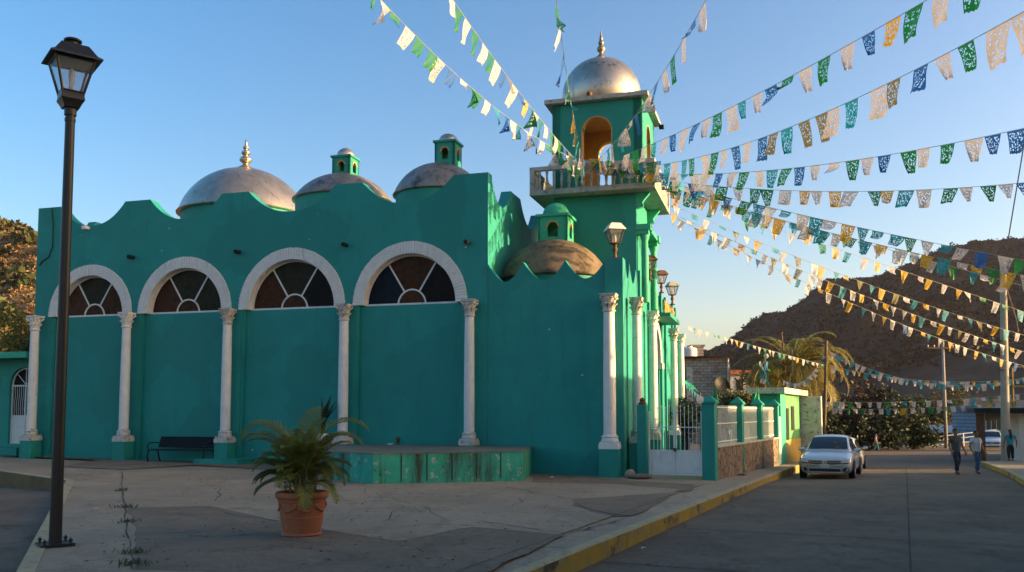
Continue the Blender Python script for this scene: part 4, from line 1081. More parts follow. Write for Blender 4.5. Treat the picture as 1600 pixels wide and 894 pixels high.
for i, (nm, lb, px, py, d, h, rad, ms, n, sz) in enumerate([
    ('shrub', 'dark leafy shrub behind the bars of the white gate', 1072, 0, 39, 2.6, 1.3, [LD, LM_], 1900, .09),
    ('shrub', 'broad green shrub with pale tips behind the nearest fence railing', 1135, 0, 43, 3.05, 1.5, [LM_, LY, LD], 2200, .09),
    ('shrub', 'reddish flowering shrub behind the middle fence railing', 1172, 0, 45, 2.9, 1.1, [LR, LY, LM_], 1500, .085),
    ('tree', 'round dark evergreen tree left of the drooping palm', 1190, 0, 63, 5.9, 2.3, [LD, LD, LM_], 2600, .13),
    ('shrub', 'low yellow green shrub beside the wooden pole', 1263, 0, 55, 2.7, 1.2, [LM_, LY], 1300, .1),
    ('tree', 'dark bushy tree at the road end right of the wooden pole', 1305, 0, 80, 4.5, 3.2, [M['leafshade'], LD], 5200, .2),
    ('tree', 'tall dark tree with a reddish top beyond the girl in pink', 1352, 0, 84, 6.0, 3.4, [M['leafshade'], M['leafshade'], LR], 5600, .2),
    ('tree', 'dark spreading tree at the bend of the road', 1395, 0, 83, 4.6, 3.4, [M['leafshade'], LD], 5400, .2),
    ('tree', 'dark green tree left of the white railing', 1428, 0, 87, 4.2, 2.6, [M['leafshade'], LD], 3800, .2),
    ('shrub', 'low shade-darkened shrub at the road end nearest the wooden pole', 1280, 0, 77, 2.6, 2.2, [M['leafshade'], LD], 2200, .2),
    ('shrub', 'low shade-darkened shrub behind the running girl', 1330, 0, 80, 2.8, 2.4, [M['leafshade'], LD], 2400, .2),
    ('shrub', 'low dark shrub at the bend right of the running girl', 1385, 0, 80, 2.6, 2.3, [M['leafshade'], LD], 2200, .2),
    ('shrub', 'low dark shrub before the start of the white railing', 1425, 0, 83, 2.2, 2.0, [M['leafshade'], LD], 1800, .2),
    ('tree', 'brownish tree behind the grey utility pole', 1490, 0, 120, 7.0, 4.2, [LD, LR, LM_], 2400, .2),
    ('tree', 'dim wide tree beyond the white railing', 1440, 0, 125, 6.0, 4.0, [LD, LM_], 2000, .2),
]):
    x = put(px, d); z = z_road(x, d)-.1 if d > 50 else -.3
    tree(nm, lb, 'shrub' if nm == 'shrub' else 'tree', (x, d, z), h-z*.3, rad, ms, n, sz, .8, .08 if nm == 'shrub' else .14, 20 if 4 <= i <= 12 else 12, i+3, None, 4 <= i <= 12)
# the drooping palm
x = put(1240, 58); pt_ = thing('palm_tree', 'big shaggy palm with drooping golden fronds behind the small green house', 'palm', (x, 58, -1.1))
MB().tube([(0,0,-.4),(.1,0,2),(.05,0,4.4),(0,0,6.0)], [.24,.2,.18,.2], 9).build('trunk', M['bark'], pt_, smooth=True)
for i in range(84):
    a = i*2.39996+random.uniform(-.2,.2); rise = random.uniform(-.2,1.35); mb = MB()
    bz = random.choice((6.0, 6.2, 5.9, 5.2))
    frond(mb, Vector((math.cos(a)*.15, math.sin(a)*.15, bz)), a, random.uniform(3.2,4.9), rise, random.uniform(1.7,2.9), .75, 0, 28, .2, .045)
    mb.build('frond', [M['palmgold'] if i % 3 else M['palmleaf'], M['cane']], pt_, fix=False)
def pole(name, label, base, top, r0, r1, m, cat='pole', n=12):
    mb = MB(); base = Vector(base); top = Vector(top); mb.tube([Vector((0,0,0)), (top-base)*.5, top-base], [r0, (r0+r1)/2, r1], n)
    o = mb.build(name, m, None, smooth=True, angle=50); o.location = base; return tag(o, label, cat)
b = at(1238, 640, 56.5); t_ = at(1221, 519, 56.5); pole('wooden_pole', 'bare thin leaning pole sticking out above the drooping palm', (b.x, b.y, -1), t_, .07, .05, M['wood'])
b = at(1286, 690, 49); t_ = at(1291, 532, 49); b.z = -1.1; pole('wooden_pole', 'brown wooden pole behind the silver car where bunting strings meet', b, t_, .10, .08, M['wood'])
WP = t_
# big concrete pole, and the utility pole with its crossarm
b = at(1570, 690, 43); t_ = at(1567, 405, 43); b.z = -1.2
cp_ = thing('concrete_pole', 'thick pale concrete utility pole right of the two walking men', 'pole', b)
MB().tube([(0,0,0), (t_-b)*.5, t_-b], [.21,.18,.145], 14).build('shaft', M['concrete'], cp_, smooth=True, angle=50)
for z in (5.0, 6.4): MB().lathe([(.185,z),(.195,z),(.195,z+.05),(.185,z+.05)], (0,0,0), 14).build('strap', M['rust'], cp_)
ux = put(1475, 86); ut = thing('utility_pole', 'slim grey utility pole with a crossarm beyond the white railing', 'pole', (ux, 86, z_road(ux,86)))
uz = at(1475, 532, 86).z-z_road(ux,86)
MB().tube([(0,0,0),(0,0,uz)], [.17,.12], 10).build('shaft', M['concrete'], ut, smooth=True)
ca = MB(); ca.box((0,-.16,uz-.75), (3.2,.1,.12)); ca = ca.build('crossarm', M['wood'], ut)
for s in (-1.5,-.9,.9,1.5): MB().lathe([(.03,0),(.03,.1),(.07,.12),(.07,.2),(.03,.25)], (s,-.16,uz-.69), 8).build('insulator', M['white'], ca)
def wire(label, pts, r=.02, m=None, name='cable'):
    mb = MB(); o0 = Vector(pts[0]); mb.tube([Vector(p)-o0 for p in pts], r, 5); o = mb.build(name, m or M['wire'], None); o.location = o0; return tag(o, label, 'cable')
def sagl(a, b, s, n=16): a, b = Vector(a), Vector(b); return [a.lerp(b, i/n)-Vector((0,0,4*s*(i/n)*(1-i/n))) for i in range(n+1)]
wire('upper cable from the utility pole across the dark mountain to the left', sagl(at(1475,551,86), at(1290,548,95), .3))
wire('lower cable sagging left from the utility pole past the palm', sagl(at(1475,577,86), at(1305,592,86), .4))
wire('cable from the utility pole crossarm to the concrete pole', sagl(at(1480,547,86), at(1568,560,43), .2), .018)
wire('cable running from the utility pole down to the right behind the concrete pole', sagl(at(1476,577,86), at(1640,603,86), .3))
wire('taut dark guy wire rising steeply at the right edge of the sky', sagl(at(1574,382,43), at(1606,190,43), .0), .03)
wire('black cable level with the top of the concrete pole', sagl(at(1568,432,43), at(1660,428,43), .1), .03)
wire('brown guy rope hanging down beside the concrete pole', [at(1572,448,43), at(1588,500,42.5), at(1591,520,42.5)], .03, M['wood'])

# ------------------------------------------------------------------ other buildings
def bld(name, label, cat, loc, rz): return thing(name, label, cat, loc, rz)
# low annex left of the church, with its arched white door
an = thing('annex', 'low teal annex with a flat slab roof and a white barred arched door', 'building', cpt(-22.27, .45, 0), ANG)
mb = MB(); dx0, dx1, dz0, dzs = -1.50, -.16, .55, 2.95; c_ = (dx0+dx1)/2; r_ = (dx1-dx0)/2
mb.band(lin(-1.98, dx0, 2), lambda x: -.3, lambda x: 3.82, 0, .3); mb.band(lin(dx1, -.005, 2), lambda x: -.3, lambda x: 3.82, 0, .3)
mb.band(lin(dx0, dx1, 16), lambda x: dzs-.12+math.sqrt(max(0, r_*r_-(x-c_)**2)), lambda x: 3.82, 0, .3); mb.band(lin(dx0, dx1, 2), lambda x: -.3, lambda x: dz0, 0, .3)
mb.span(-12, -2.9, 0, .3, -.3, 3.82); mb.band(lin(-2.9, -1.98, 2), lambda x: 3.1, lambda x: 3.82, 0, .3); mb.span(-12, -.01, 5.6, 5.9, -.3, 3.82)
mb.build('wall', M['teal2'], an)
MB().span(-12.2, .0, -.75, 6.1, 3.83, 4.06).build('roof_slab', M['cupola'], an)
MB().span(-2.88, -2.0, .5, .56, -.2, 3.1).build('dark_doorway', M['black'], an)
MB().span(-2.6, -.55, -.5, -.01, -.3, .42).build('step', M['teal2'], an)
f = MB()
for x in (dx0+.03, c_, dx1-.03): f.span(x-.03, x+.03, .10, .15, dz0, dzs-.12)
for z in (dz0+.03, 1.62, dzs-.15): f.span(dx0+.061, c_-.031, .105, .145, z-.03, z+.03); f.span(c_+.031, dx1-.061, .105, .145, z-.03, z+.03)
n = 18; pts = [(c_+(r_-.03)*math.cos(PI*q/n), .125, dzs-.12+(r_-.03)*math.sin(PI*q/n)) for q in range(n+1)]; f.tube(pts, .03, 6)
for a in (45, 90, 135): f.tube([(c_,.125,dzs-.12),(c_+(r_-.04)*math.cos(R(a)),.125,dzs-.12+(r_-.04)*math.sin(R(a)))], .018, 5)
dr_ = f.build('door', M['white'], an)
for a, b_ in ((dx0+.06, c_-.03), (c_+.03, dx1-.06)):
    MB().span(a, b_, .115, .13, dz0+.06, 1.6).build('door_sheet', M['white'], dr_)
    for i in range(1, 6):
        x = a+(b_-a)*i/6; MB().tube([(x,.12,1.65),(x+.012,.12,1.9),(x-.012,.12,2.15),(x+.012,.12,2.4),(x,.12,dzs-.17)], .011, 5).build('bar', M['white'], dr_)
MB().span(dx0, dx1, .22, .28, dz0, dzs+.6).build('door_backing', M['black'], dr_)
for i, (px, lb) in enumerate(((31, 'rusty reinforcing rod standing on the annex roof, left one'), (52, 'rusty reinforcing rod standing on the annex roof beside the church'))):
    p = at(px, 548, 34.6); wire(lb, [p, p+Vector((.02,0,1.2)), p+Vector((0,0,1.35))], .025, M['rust'], 'reinforcing_rod')
for i, (px, d, h, rad, ms, lb) in enumerate([(10, 45, 7.2, 2.6, [LY, LY, M['palmgold']], 'sunlit yellow green tree behind the annex roof at the left edge'), (45, 50, 6.8, 2.2, [LY, LM_], 'smaller yellow tree between the left edge and the church'), (62, 43, 5.6, 1.5, [LD, LM_], 'dark green bush against the church end above the annex')]):
    tree('tree', lb, 'tree', (put(px, d), d, -.2), h, rad, ms, 2600, .12, .85, .12, 13, 40+i)

# whitewashed brick building past the church
bx_ = put(1141, 60)
bb = thing('brick_building', 'whitewashed brick building with a rusty sheet roof edge beyond the church', 'building', (bx_, 60, z_road(bx_,60)-.2), R(-6))
hB = at(1141, 560, 60).z-z_road(bx_,60)+.2
MB().span(-7, 0, 0, 7, -.5, hB).build('wall', M['brick'], bb)
r = MB(); r.add([(-7.3,-.5,hB+.02),(.45,-.5,hB+.12),(.45,7.4,hB+.45),(-7.3,7.4,hB+.35),(-7.3,-.5,hB+.07),(.45,-.5,hB+.17),(.45,7.4,hB+.5),(-7.3,7.4,hB+.4)], [(3,2,1,0),(4,5,6,7),(0,1,5,4),(1,2,6,5),(2,3,7,6),(3,0,4,7)]); r.build('roof', M['rust'], bb)
MB().tube([(-.15,-.1,hB),(-.15,-.1,.2)], .07, 8).build('downpipe', M['dirtywhite'], bb)
MB().span(-2.9, -2.5, -.12, -.002, 1.8, hB-.6).build('pilaster', M['dirtywhite'], bb)
ch = MB(); ch.span(-2.35, -1.5, 2.2, 3.0, hB+.2, hB+1.0); ch.span(-2.45, -1.4, 2.1, 3.1, hB+1.0, hB+1.1); ch.build('chimney', M['brick'], bb)
p = at(1080, 556, 61.5); wt = thing('water_tank', 'white water tank on the roof of the brick building beside its chimney', 'water tank', (p.x, 62, p.z-.1))
MB().lathe([(.45,0),(.5,.05),(.5,.6),(.42,.68),(.2,.72),(.18,.8),(0,.8)], (0,0,0), 20).build('tank_body', M['white'], wt, smooth=True, angle=40)
MB().lathe([(.2,.8),(.2,.84),(0,.86)], (0,0,0), 14).build('tank_lid', M['rust'], wt)
p = at(1126, 603, 47); t = thing('satellite_dish', 'dark satellite dish above the shrubs in front of the brick building', 'dish', (p.x, 47, p.z), .4)
dm = MB(); dm.lathe([(.001,0),(.2,.03),(.38,.11),(.46,.17)], (0,0,0), 22, cap=False); o = dm.build('dish', M['black'], t, smooth=True); o.rotation_euler = (R(70), 0, 0)
MB().tube([(0,.05,0),(0,.15,-.4),(0,.15,-3.2)], .03, 6).build('mast', M['rust'], t); MB().tube([(0,0,-.4),(0,-.5,-.1)], .02, 5).build('feed_arm', M['rust'], t)
x = put(1152, 76); h2 = thing('house', 'small grey house with an orange roof edge right of the brick building', 'house', (x, 76, z_road(x,76)), 0)
hz = at(1152, 585, 76).z-z_road(x,76)
MB().span(-1.6, 1.1, 0, 5, -.6, hz).build('wall', M['dirtywhite'], h2)
q = MB(); q.span(-1.8, 1.35, -.35, 5.3, hz+.001, hz+.35); q.build('roof', M['terracotta'], h2)
for xx in (-1.0, .2): MB().span(xx-.3, xx+.3, -.03, -.002, hz-1.4, hz-.5).build('window', M['black'], h2)
# tarpaulin
p0, p1 = at(1066, 588, 44), at(1103, 622, 44.5)
tp = thing('tarpaulin', 'green tarpaulin stretched on a slope behind the church end', 'tarpaulin', p0)
mb = MB(); n = 12; vs = []; fs = []; dv = p1-p0
for i in range(n+1):
    for j in range(7):
        u, v = i/n-.3, j/6; q = dv*u*1.0+Vector((.2,3.0,.5))*v; q.z -= .22*math.sin(PI*(i/n))*(1-.3*v)+.05*math.sin(i*1.7+j); vs.append(q)
for i in range(n):
    for j in range(6): fs.append((i*7+j, i*7+j+1, i*7+j+8, i*7+j+7))
mb.add(vs, fs); mb.build('sheet', M['tarp'], tp, fix=False, smooth=True)
mb = MB()
for i in range(9):
    u = i/9-.2; a = dv*u; e = dv*(u+1/9); mb.add([a+Vector((0,-.02,-.2)), e+Vector((0,-.02,-.2)), (a+e)/2+Vector((0,-.02,-.5))], [(0,1,2)])
mb.build('scalloped_edge', FLAGM['t'], tp, fix=False)
MB().tube([dv*.75, dv*.75+Vector((0,0,-3))], .04, 6).build('post', M['wood'], tp)

# small green house at the end of the fence
gh = thing('small_house', 'small flat roofed green house, pale green and ochre on its street side', 'house', (F0.x, F0.y, -.45), fang)
MB().span(-1.15, -.12, 12.3, 18.2, -.6, 3.0).build('wall', M['teal2'], gh)
MB().span(-1.3, .25, 12.0, 18.8, 3.01, 3.26).build('roof', M['dirtywhite'], gh)
mb = MB(); mb.span(-.118, .02, 12.3, 13.6, -.5, 2.99); mb.build('green_corner_pier', M['cupola'], gh)
mb = MB(); mb.span(-.118, -.06, 13.61, 18.18, 1.0, 2.99); mb.build('pale_green_facing', pm('pale_green_paint', (.11,.32,.12), (.09,.27,.10), 3), gh)
mb = MB(); mb.span(-.118, -.02, 13.62, 18.16, -.5, .999); mb.build('ochre_dado', pm('ochre_paint', (.42,.27,.06), (.36,.22,.05), 3), gh)
MB().span(-.059, -.02, 14.0, 14.7, -.3+1.31, 2.4).build('dark_doorway', M['black'], gh); MB().span(-.059, -.03, 15.5, 16.3, 1.4, 2.5).build('window', M['black'], gh)
mb = MB(); mb.span(-.9, .9, 18.3, 18.7, -.6, 3.0); mb.build('end_pier', M['dirtywhite'], gh)
wg = thing('side_gate', 'narrow white sheet gate between the last fence pier and the green house', 'gate', FM @ Vector((0, 11.6, -.1)), fang)
MB().span(-.03, .03, -.5, .62, -.3, 1.9).build('gate_sheet', M['white'], wg); MB().tube([(.05,-.3,.8),(.09,-.3,.85),(.05,-.3,.95)], .015, 5).build('handle', M['rust'], wg)
# cross pole with ribbons
p = at(1194, 556, 46); rb = thing('ribbon_cross', 'teal crossbar hung with paper ribbons on a post behind the fence', 'decoration', (p.x, p.y, p.z-4.2))
MB().tube([(0,0,.4),(0,0,4.1)], .06, 7).build('post', M['wood'], rb); MB().tube([at(1182,569,46)-Vector((p.x,p.y,p.z-4.2)), at(1203,580,46)-Vector((p.x,p.y,p.z-4.2))], .05, 7).build('crossbar', M['tarp'], rb)
MB().lathe([(0,-.1),(.1,-.05),(.13,.04),(.09,.13),(0,.16)], (.08,-.05,4.15), 10).build('paper_head', M['white'], rb, smooth=True)
for i in range(9):
    mb = MB(); x0 = -.05+random.uniform(-.1,.22); z0 = 3.9; vs = []; L = random.uniform(.7,1.3)
    for k in range(8):
        u = k/7; xx = x0+.10*math.sin(u*5+i)+.1*u*(i % 3-1); vs += [(xx-.05, -.06-.03*math.sin(u*6), z0-L*u), (xx+.05, -.06+.03*math.cos(u*4), z0-L*u)]
    mb.add(vs, [(2*k,2*k+1,2*k+3,2*k+2) for k in range(7)]); mb.build('ribbon', FLAGM['wbtgw'[i % 5]], rb, fix=False)

# far right: blue building, white railing, low roofs, white walled house with canopy
x = put(1522, 97); zb_ = z_road(x, 97); bu = thing('blue_building', 'blue building with a patterned lower wall and a dark open floor', 'building', (x, 97, zb_), R(-4))
H3 = at(1522, 640, 97).z-zb_
mb = MB(); mb.span(0, 9, 0, 6, -1.5, H3-2.2); mb.span(0, 1.0, 0, 6, H3-2.2, H3); mb.span(1.0, 9, 5, 6, H3-2.2, H3); mb.build('wall', M['bluewall'], bu)
MB().span(-.5, 9.5, -.8, 6.4, H3+.01, H3+.35).build('roof', pm('blue_roof_edge', (.05,.16,.26), (.04,.12,.2)), bu)
MB().span(1.01, 9, .6, .7, H3-2.19, H3).build('dark_opening', M['black'], bu)
for i in range(14): MB().span(1.1+i*.55, 1.15+i*.55, .05, .1, H3-2.2, H3-1.2).build('rail_bar', pm('blue_bar', (.08,.3,.42)) if i == 0 else bpy.data.materials['blue_bar'], bu)
rA, rB = at(1455, 698, 90), at(1556, 688, 90)
rw = thing('white_railing', 'white three bar metal railing beside the lane at the road end', 'railing', rA)
dv = rB-rA
for z in (.12, .62, 1.05):
    a_, b__ = Vector((0,0,z*.88)), dv+Vector((0,0,z)); MB().tube([a_, b__], .06, 6).build('rail', M['white'], rw)
for k in (0, .25, .5, .75, 1.0):
    MB().tube([dv*k+Vector((0,0,-.5)), dv*k+Vector((0,0,1.05))], .06, 6).build('post', M['white'], rw)
# embankment under the railing
mb = MB(); mb.prism([(at(1385,0,84).x,84),(at(1450,0,86).x,86),(rA.x,89.7),(rB.x+1,89.7),(rB.x+14,90),(rB.x+14,130),(at(1385,0,84).x,130)], -4, lambda x, y: -2.02+.045*(x-at(1385,0,84).x)); o = mb.build('side_lane_path', M['darkpatch']); tag(o, kind='structure')
x = put(1436, 104); lh = thing('low_shed', 'low dark shed with a pale corrugated roof edge behind the white railing', 'shed', (x, 104, -3))
hz = at(1450, 676, 104).z+3
MB().span(-1.5, 8, 0, 5, -1, hz).build('wall', M['rust'], lh)
mb = MB(); n = 40
vs = []
for i in range(n+1): xx = -2+10.5*i/n; zz = hz+.02+.10*(i % 2); vs += [(xx,-.9,zz-.1),(xx,5.2,zz+.7)]
mb.add(vs, [(2*i,2*i+2,2*i+3,2*i+1) for i in range(n)]); mb.build('corrugated_roof', M['dirtywhite'], lh, fix=False)
MB().span(.6, 1.8, -.03, -.002, .2, hz-.5).build('doorway', M['black'], lh)
p = at(1591, 645, 46.5); wh = thing('white_walled_house', 'white walled house with a dark canopy and thin pipe frame at the right edge', 'house', (p.x, 46.5, z_road(p.x,46.5)), R(-24))
hz = at(1591, 646, 46.5).z-z_road(p.x,46.5)
MB().span(0, 7, 0, 5, -1, hz).build('wall', M['white'], wh)
MB().span(-2.1, 7.2, -1.0, 5.2, hz+.01, hz+.28).build('canopy', M['black'], wh)
MB().span(-2.0, -1.6, -.5, -.1, -1, hz).build('canopy_post', M['rust'], wh)
f = MB()
for xx in (-.25, 2.6): f.tube([(xx,-.6,hz+.3),(xx,-.6,hz+2.4)], .04, 6)
f.tube([(-.25,-.6,hz+2.4),(2.6,-.6,hz+2.4)], .04, 6); f.tube([(-.25,-.6,hz+1.4),(2.6,-.6,hz+1.4)], .04, 6); f.build('pipe_frame', M['yellow'], wh)

# unseen blocks added across the street, right of the view, to shade the square
for i, (t, ln, h, off) in enumerate([(-16, 22.5, 11.6, 12.5), (7.0, 10.1, 6.1, 13.0), (17.12, 4.6, 5.2, 13.0), (21.75, 6.9, 3.75, 13.0), (35.5, 26, 2.9, 13.0)]):
    c = K0+D*t+Nn*off; hs = thing('shade_block', ['tall unseen block added across the street to shade the square', 'unseen middle block added across the street to shade the plaza', 'narrow unseen block added across the street to shade the stage', 'low unseen block added across the street to shade the parked cars', 'long low unseen block added across the street to shade the road end'][i], 'house', (c.x, c.y, -.3), math.atan2(D.y, D.x)-PI/2)
    MB().span(0, 9, 0, ln, -.6, h).build('wall', M['dirtywhite'], hs); MB().span(-.3, 9.3, -.2, ln+.2 if i == 0 else ln, h+.01, h+.25).build('roof', M['greyslab'], hs)
    for k in range(3 if ln > 14 else 1):
        wn = MB().span(-.03, -.002, 1.5+k*4.4, 2.9+k*4.4, 1.2, 2.6).build('window', M['black'], hs); MB().span(-.10, -.031, 1.4+k*4.4, 3.0+k*4.4, 1.1, 1.2).build('sill', M['greyslab'], wn)

# ------------------------------------------------------------------ hills
def hill(name, xs, fr, near, far, mat, amp, freq, rows=60, back=.5, seed=0, pw=1.0):
    """a slope rising from 'near' to the ridge at distance 'far', falling off behind; xs are bearings"""
    mb = MB(); vs = []; n = len(xs)
    tot = rows+int(rows*back)
    for j in range(tot+1):
        for px in xs:
            rz = fr(px); u = (px-800)/FL
            if j <= rows: t = j/rows; d = near+(far-near)*t; z = -6+(rz+6)*(t**pw)
            else: t = (j-rows)/(tot-rows); d = far+(far-near)*1.3*t; z = -6+(rz+6)*(1-t)**1.5
            x = u*d; nz = noise.hetero_terrain(Vector((x*freq+seed, d*freq, 0)), .9, 2.1, 6, .6)
            k = min(1, j/rows*3) if j < rows*.97 else .35
            vs.append((x, d, z+(nz-.7)*amp*k))
    fs = [(j*n+i, j*n+i+1, (j+1)*n+i+1, (j+1)*n+i) for j in range(tot) for i in range(n-1)]
    mb.add(vs, fs); o = mb.build(name, mat, None, smooth=True, fix=False); tag(o, kind='structure'); return vs, n, rows
def interp(tab):
    def f(x):
        if x <= tab[0][0]: return tab[0][1]
        for (a, b), (c, d) in zip(tab, tab[1:]):
            if x <= c: t = (x-a)/(c-a); return b+(d-b)*t
        return tab[-1][1]
    return f
mt = interp([(1020,600),(1090,570),(1128,552),(1160,535),(1190,514),(1230,497),(1260,480),(1290,457),(1330,443),(1385,434),(1415,419),(1450,408),(1500,395),(1545,386),(1600,374),(1680,352),(1760,325),(1900,270),(2100,190),(2350,90),(2600,20),(2800,0)])  # ridge right of the view is raised to shade the mountain face
DM = 520
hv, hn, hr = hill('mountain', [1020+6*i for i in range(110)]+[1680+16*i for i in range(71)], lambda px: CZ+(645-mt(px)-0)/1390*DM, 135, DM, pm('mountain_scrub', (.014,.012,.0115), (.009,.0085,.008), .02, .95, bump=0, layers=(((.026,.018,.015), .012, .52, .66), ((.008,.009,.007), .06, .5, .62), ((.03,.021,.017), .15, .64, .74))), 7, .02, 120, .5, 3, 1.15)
rt = interp([(900,575),(1010,560),(1060,545),(1095,546),(1140,556),(1250,570),(1500,600)])
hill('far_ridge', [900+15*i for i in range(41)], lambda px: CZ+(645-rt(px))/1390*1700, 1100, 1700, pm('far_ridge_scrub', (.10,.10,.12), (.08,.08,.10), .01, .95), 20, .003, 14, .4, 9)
lt = interp([(-900,240),(-500,225),(-300,250),(-150,300),(-60,330),(0,344),(25,352),(45,364),(60,374),(110,410),(200,470),(330,560),(420,640)])
lv_, ln_, lr_ = hill('dry_hill', [-900+12*i for i in range(111)], lambda px: CZ+(645-lt(px))/1390*165, 62, 165, pm('dry_hill_earth', (.22,.13,.06), (.15,.095,.045), .08, .95, layers=(((.10,.08,.03), .12, .5, .6), ((.27,.16,.075), .3, .55, .7))), 3.0, .04, 60, .5, 21, 1.1)
def scrub(name, hvs, hn, rows, count, size, mats, label, jr=(0.05, 1.0), n=9, irange=None, sq=1.0):
    mb = MB(); rr = random.Random(5)
    for k in range(count):
        t = rr.uniform(*jr) if rr.random() > .12 else rr.uniform(.96, 1.0); j = int(t*rows); i = rr.randint(*(irange or (1, hn-2)))
        a = Vector(hvs[j*hn+i]); b = Vector(hvs[min(j+1, rows)*hn+min(i+1, hn-1)]); c = a.lerp(b, rr.random()); s = size*rr.uniform(.5,1.6); m_ = rr.randint(0, len(mats)-1)
        for q in range(n):
            d = Vector((rr.gauss(0,.5), rr.gauss(0,.5), abs(rr.gauss(0,.45))*sq))*s; p = c+d
            e1 = Vector((rr.gauss(0,1), rr.gauss(0,1), rr.gauss(0,1))).normalized()*s*.42; e2 = e1.orthogonal().normalized()*s*.34
            e2 = Quaternion(e1.normalized(), rr.uniform(0,6.28)) @ e2
            mb.add([p-e1-e2*.3, p+e2, p+e1*.9, p-e2*.8], [(0,1,2,3)], m_)
    o = mb.build(name, mats, None, fix=False); return tag(o, label, 'vegetation', None, 'stuff')
scrub('hillside_scrub', lv_, ln_, lr_, 15000, .42, [M['drybush'], M['drybush'], M['drybush'], leafm('scrub_olive', (.07,.065,.025), (.11,.09,.03), .2), LD], 'dry scrub and bushes covering the sunlit hill at the left edge', (.02,1.0), 12, (40, 96))
scrub('hillside_bushes', lv_, ln_, lr_, 420, 1.25, [LM_, leafm('bush_olive', (.05,.055,.02), (.09,.085,.028), .2), LD], 'green bushes dotted over the sunlit hill at the left edge', (.02,.98), 46, (40, 96), .8)
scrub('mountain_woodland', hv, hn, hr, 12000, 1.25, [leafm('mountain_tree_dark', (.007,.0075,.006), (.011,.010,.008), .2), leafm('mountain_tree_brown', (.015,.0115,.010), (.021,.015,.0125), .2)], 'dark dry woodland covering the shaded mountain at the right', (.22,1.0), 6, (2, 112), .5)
p = at(1255, 489, 505); lg = MB(); lg.box((0,0,0), (12,3,3.2)); o = lg.build('ridge_outcrop', M['walk']); o.location = at(1252, 493, 500); o.rotation_euler = (0, R(-30), 0); tag(o, 'pale rocky scar near the mountain ridge line', 'rock')

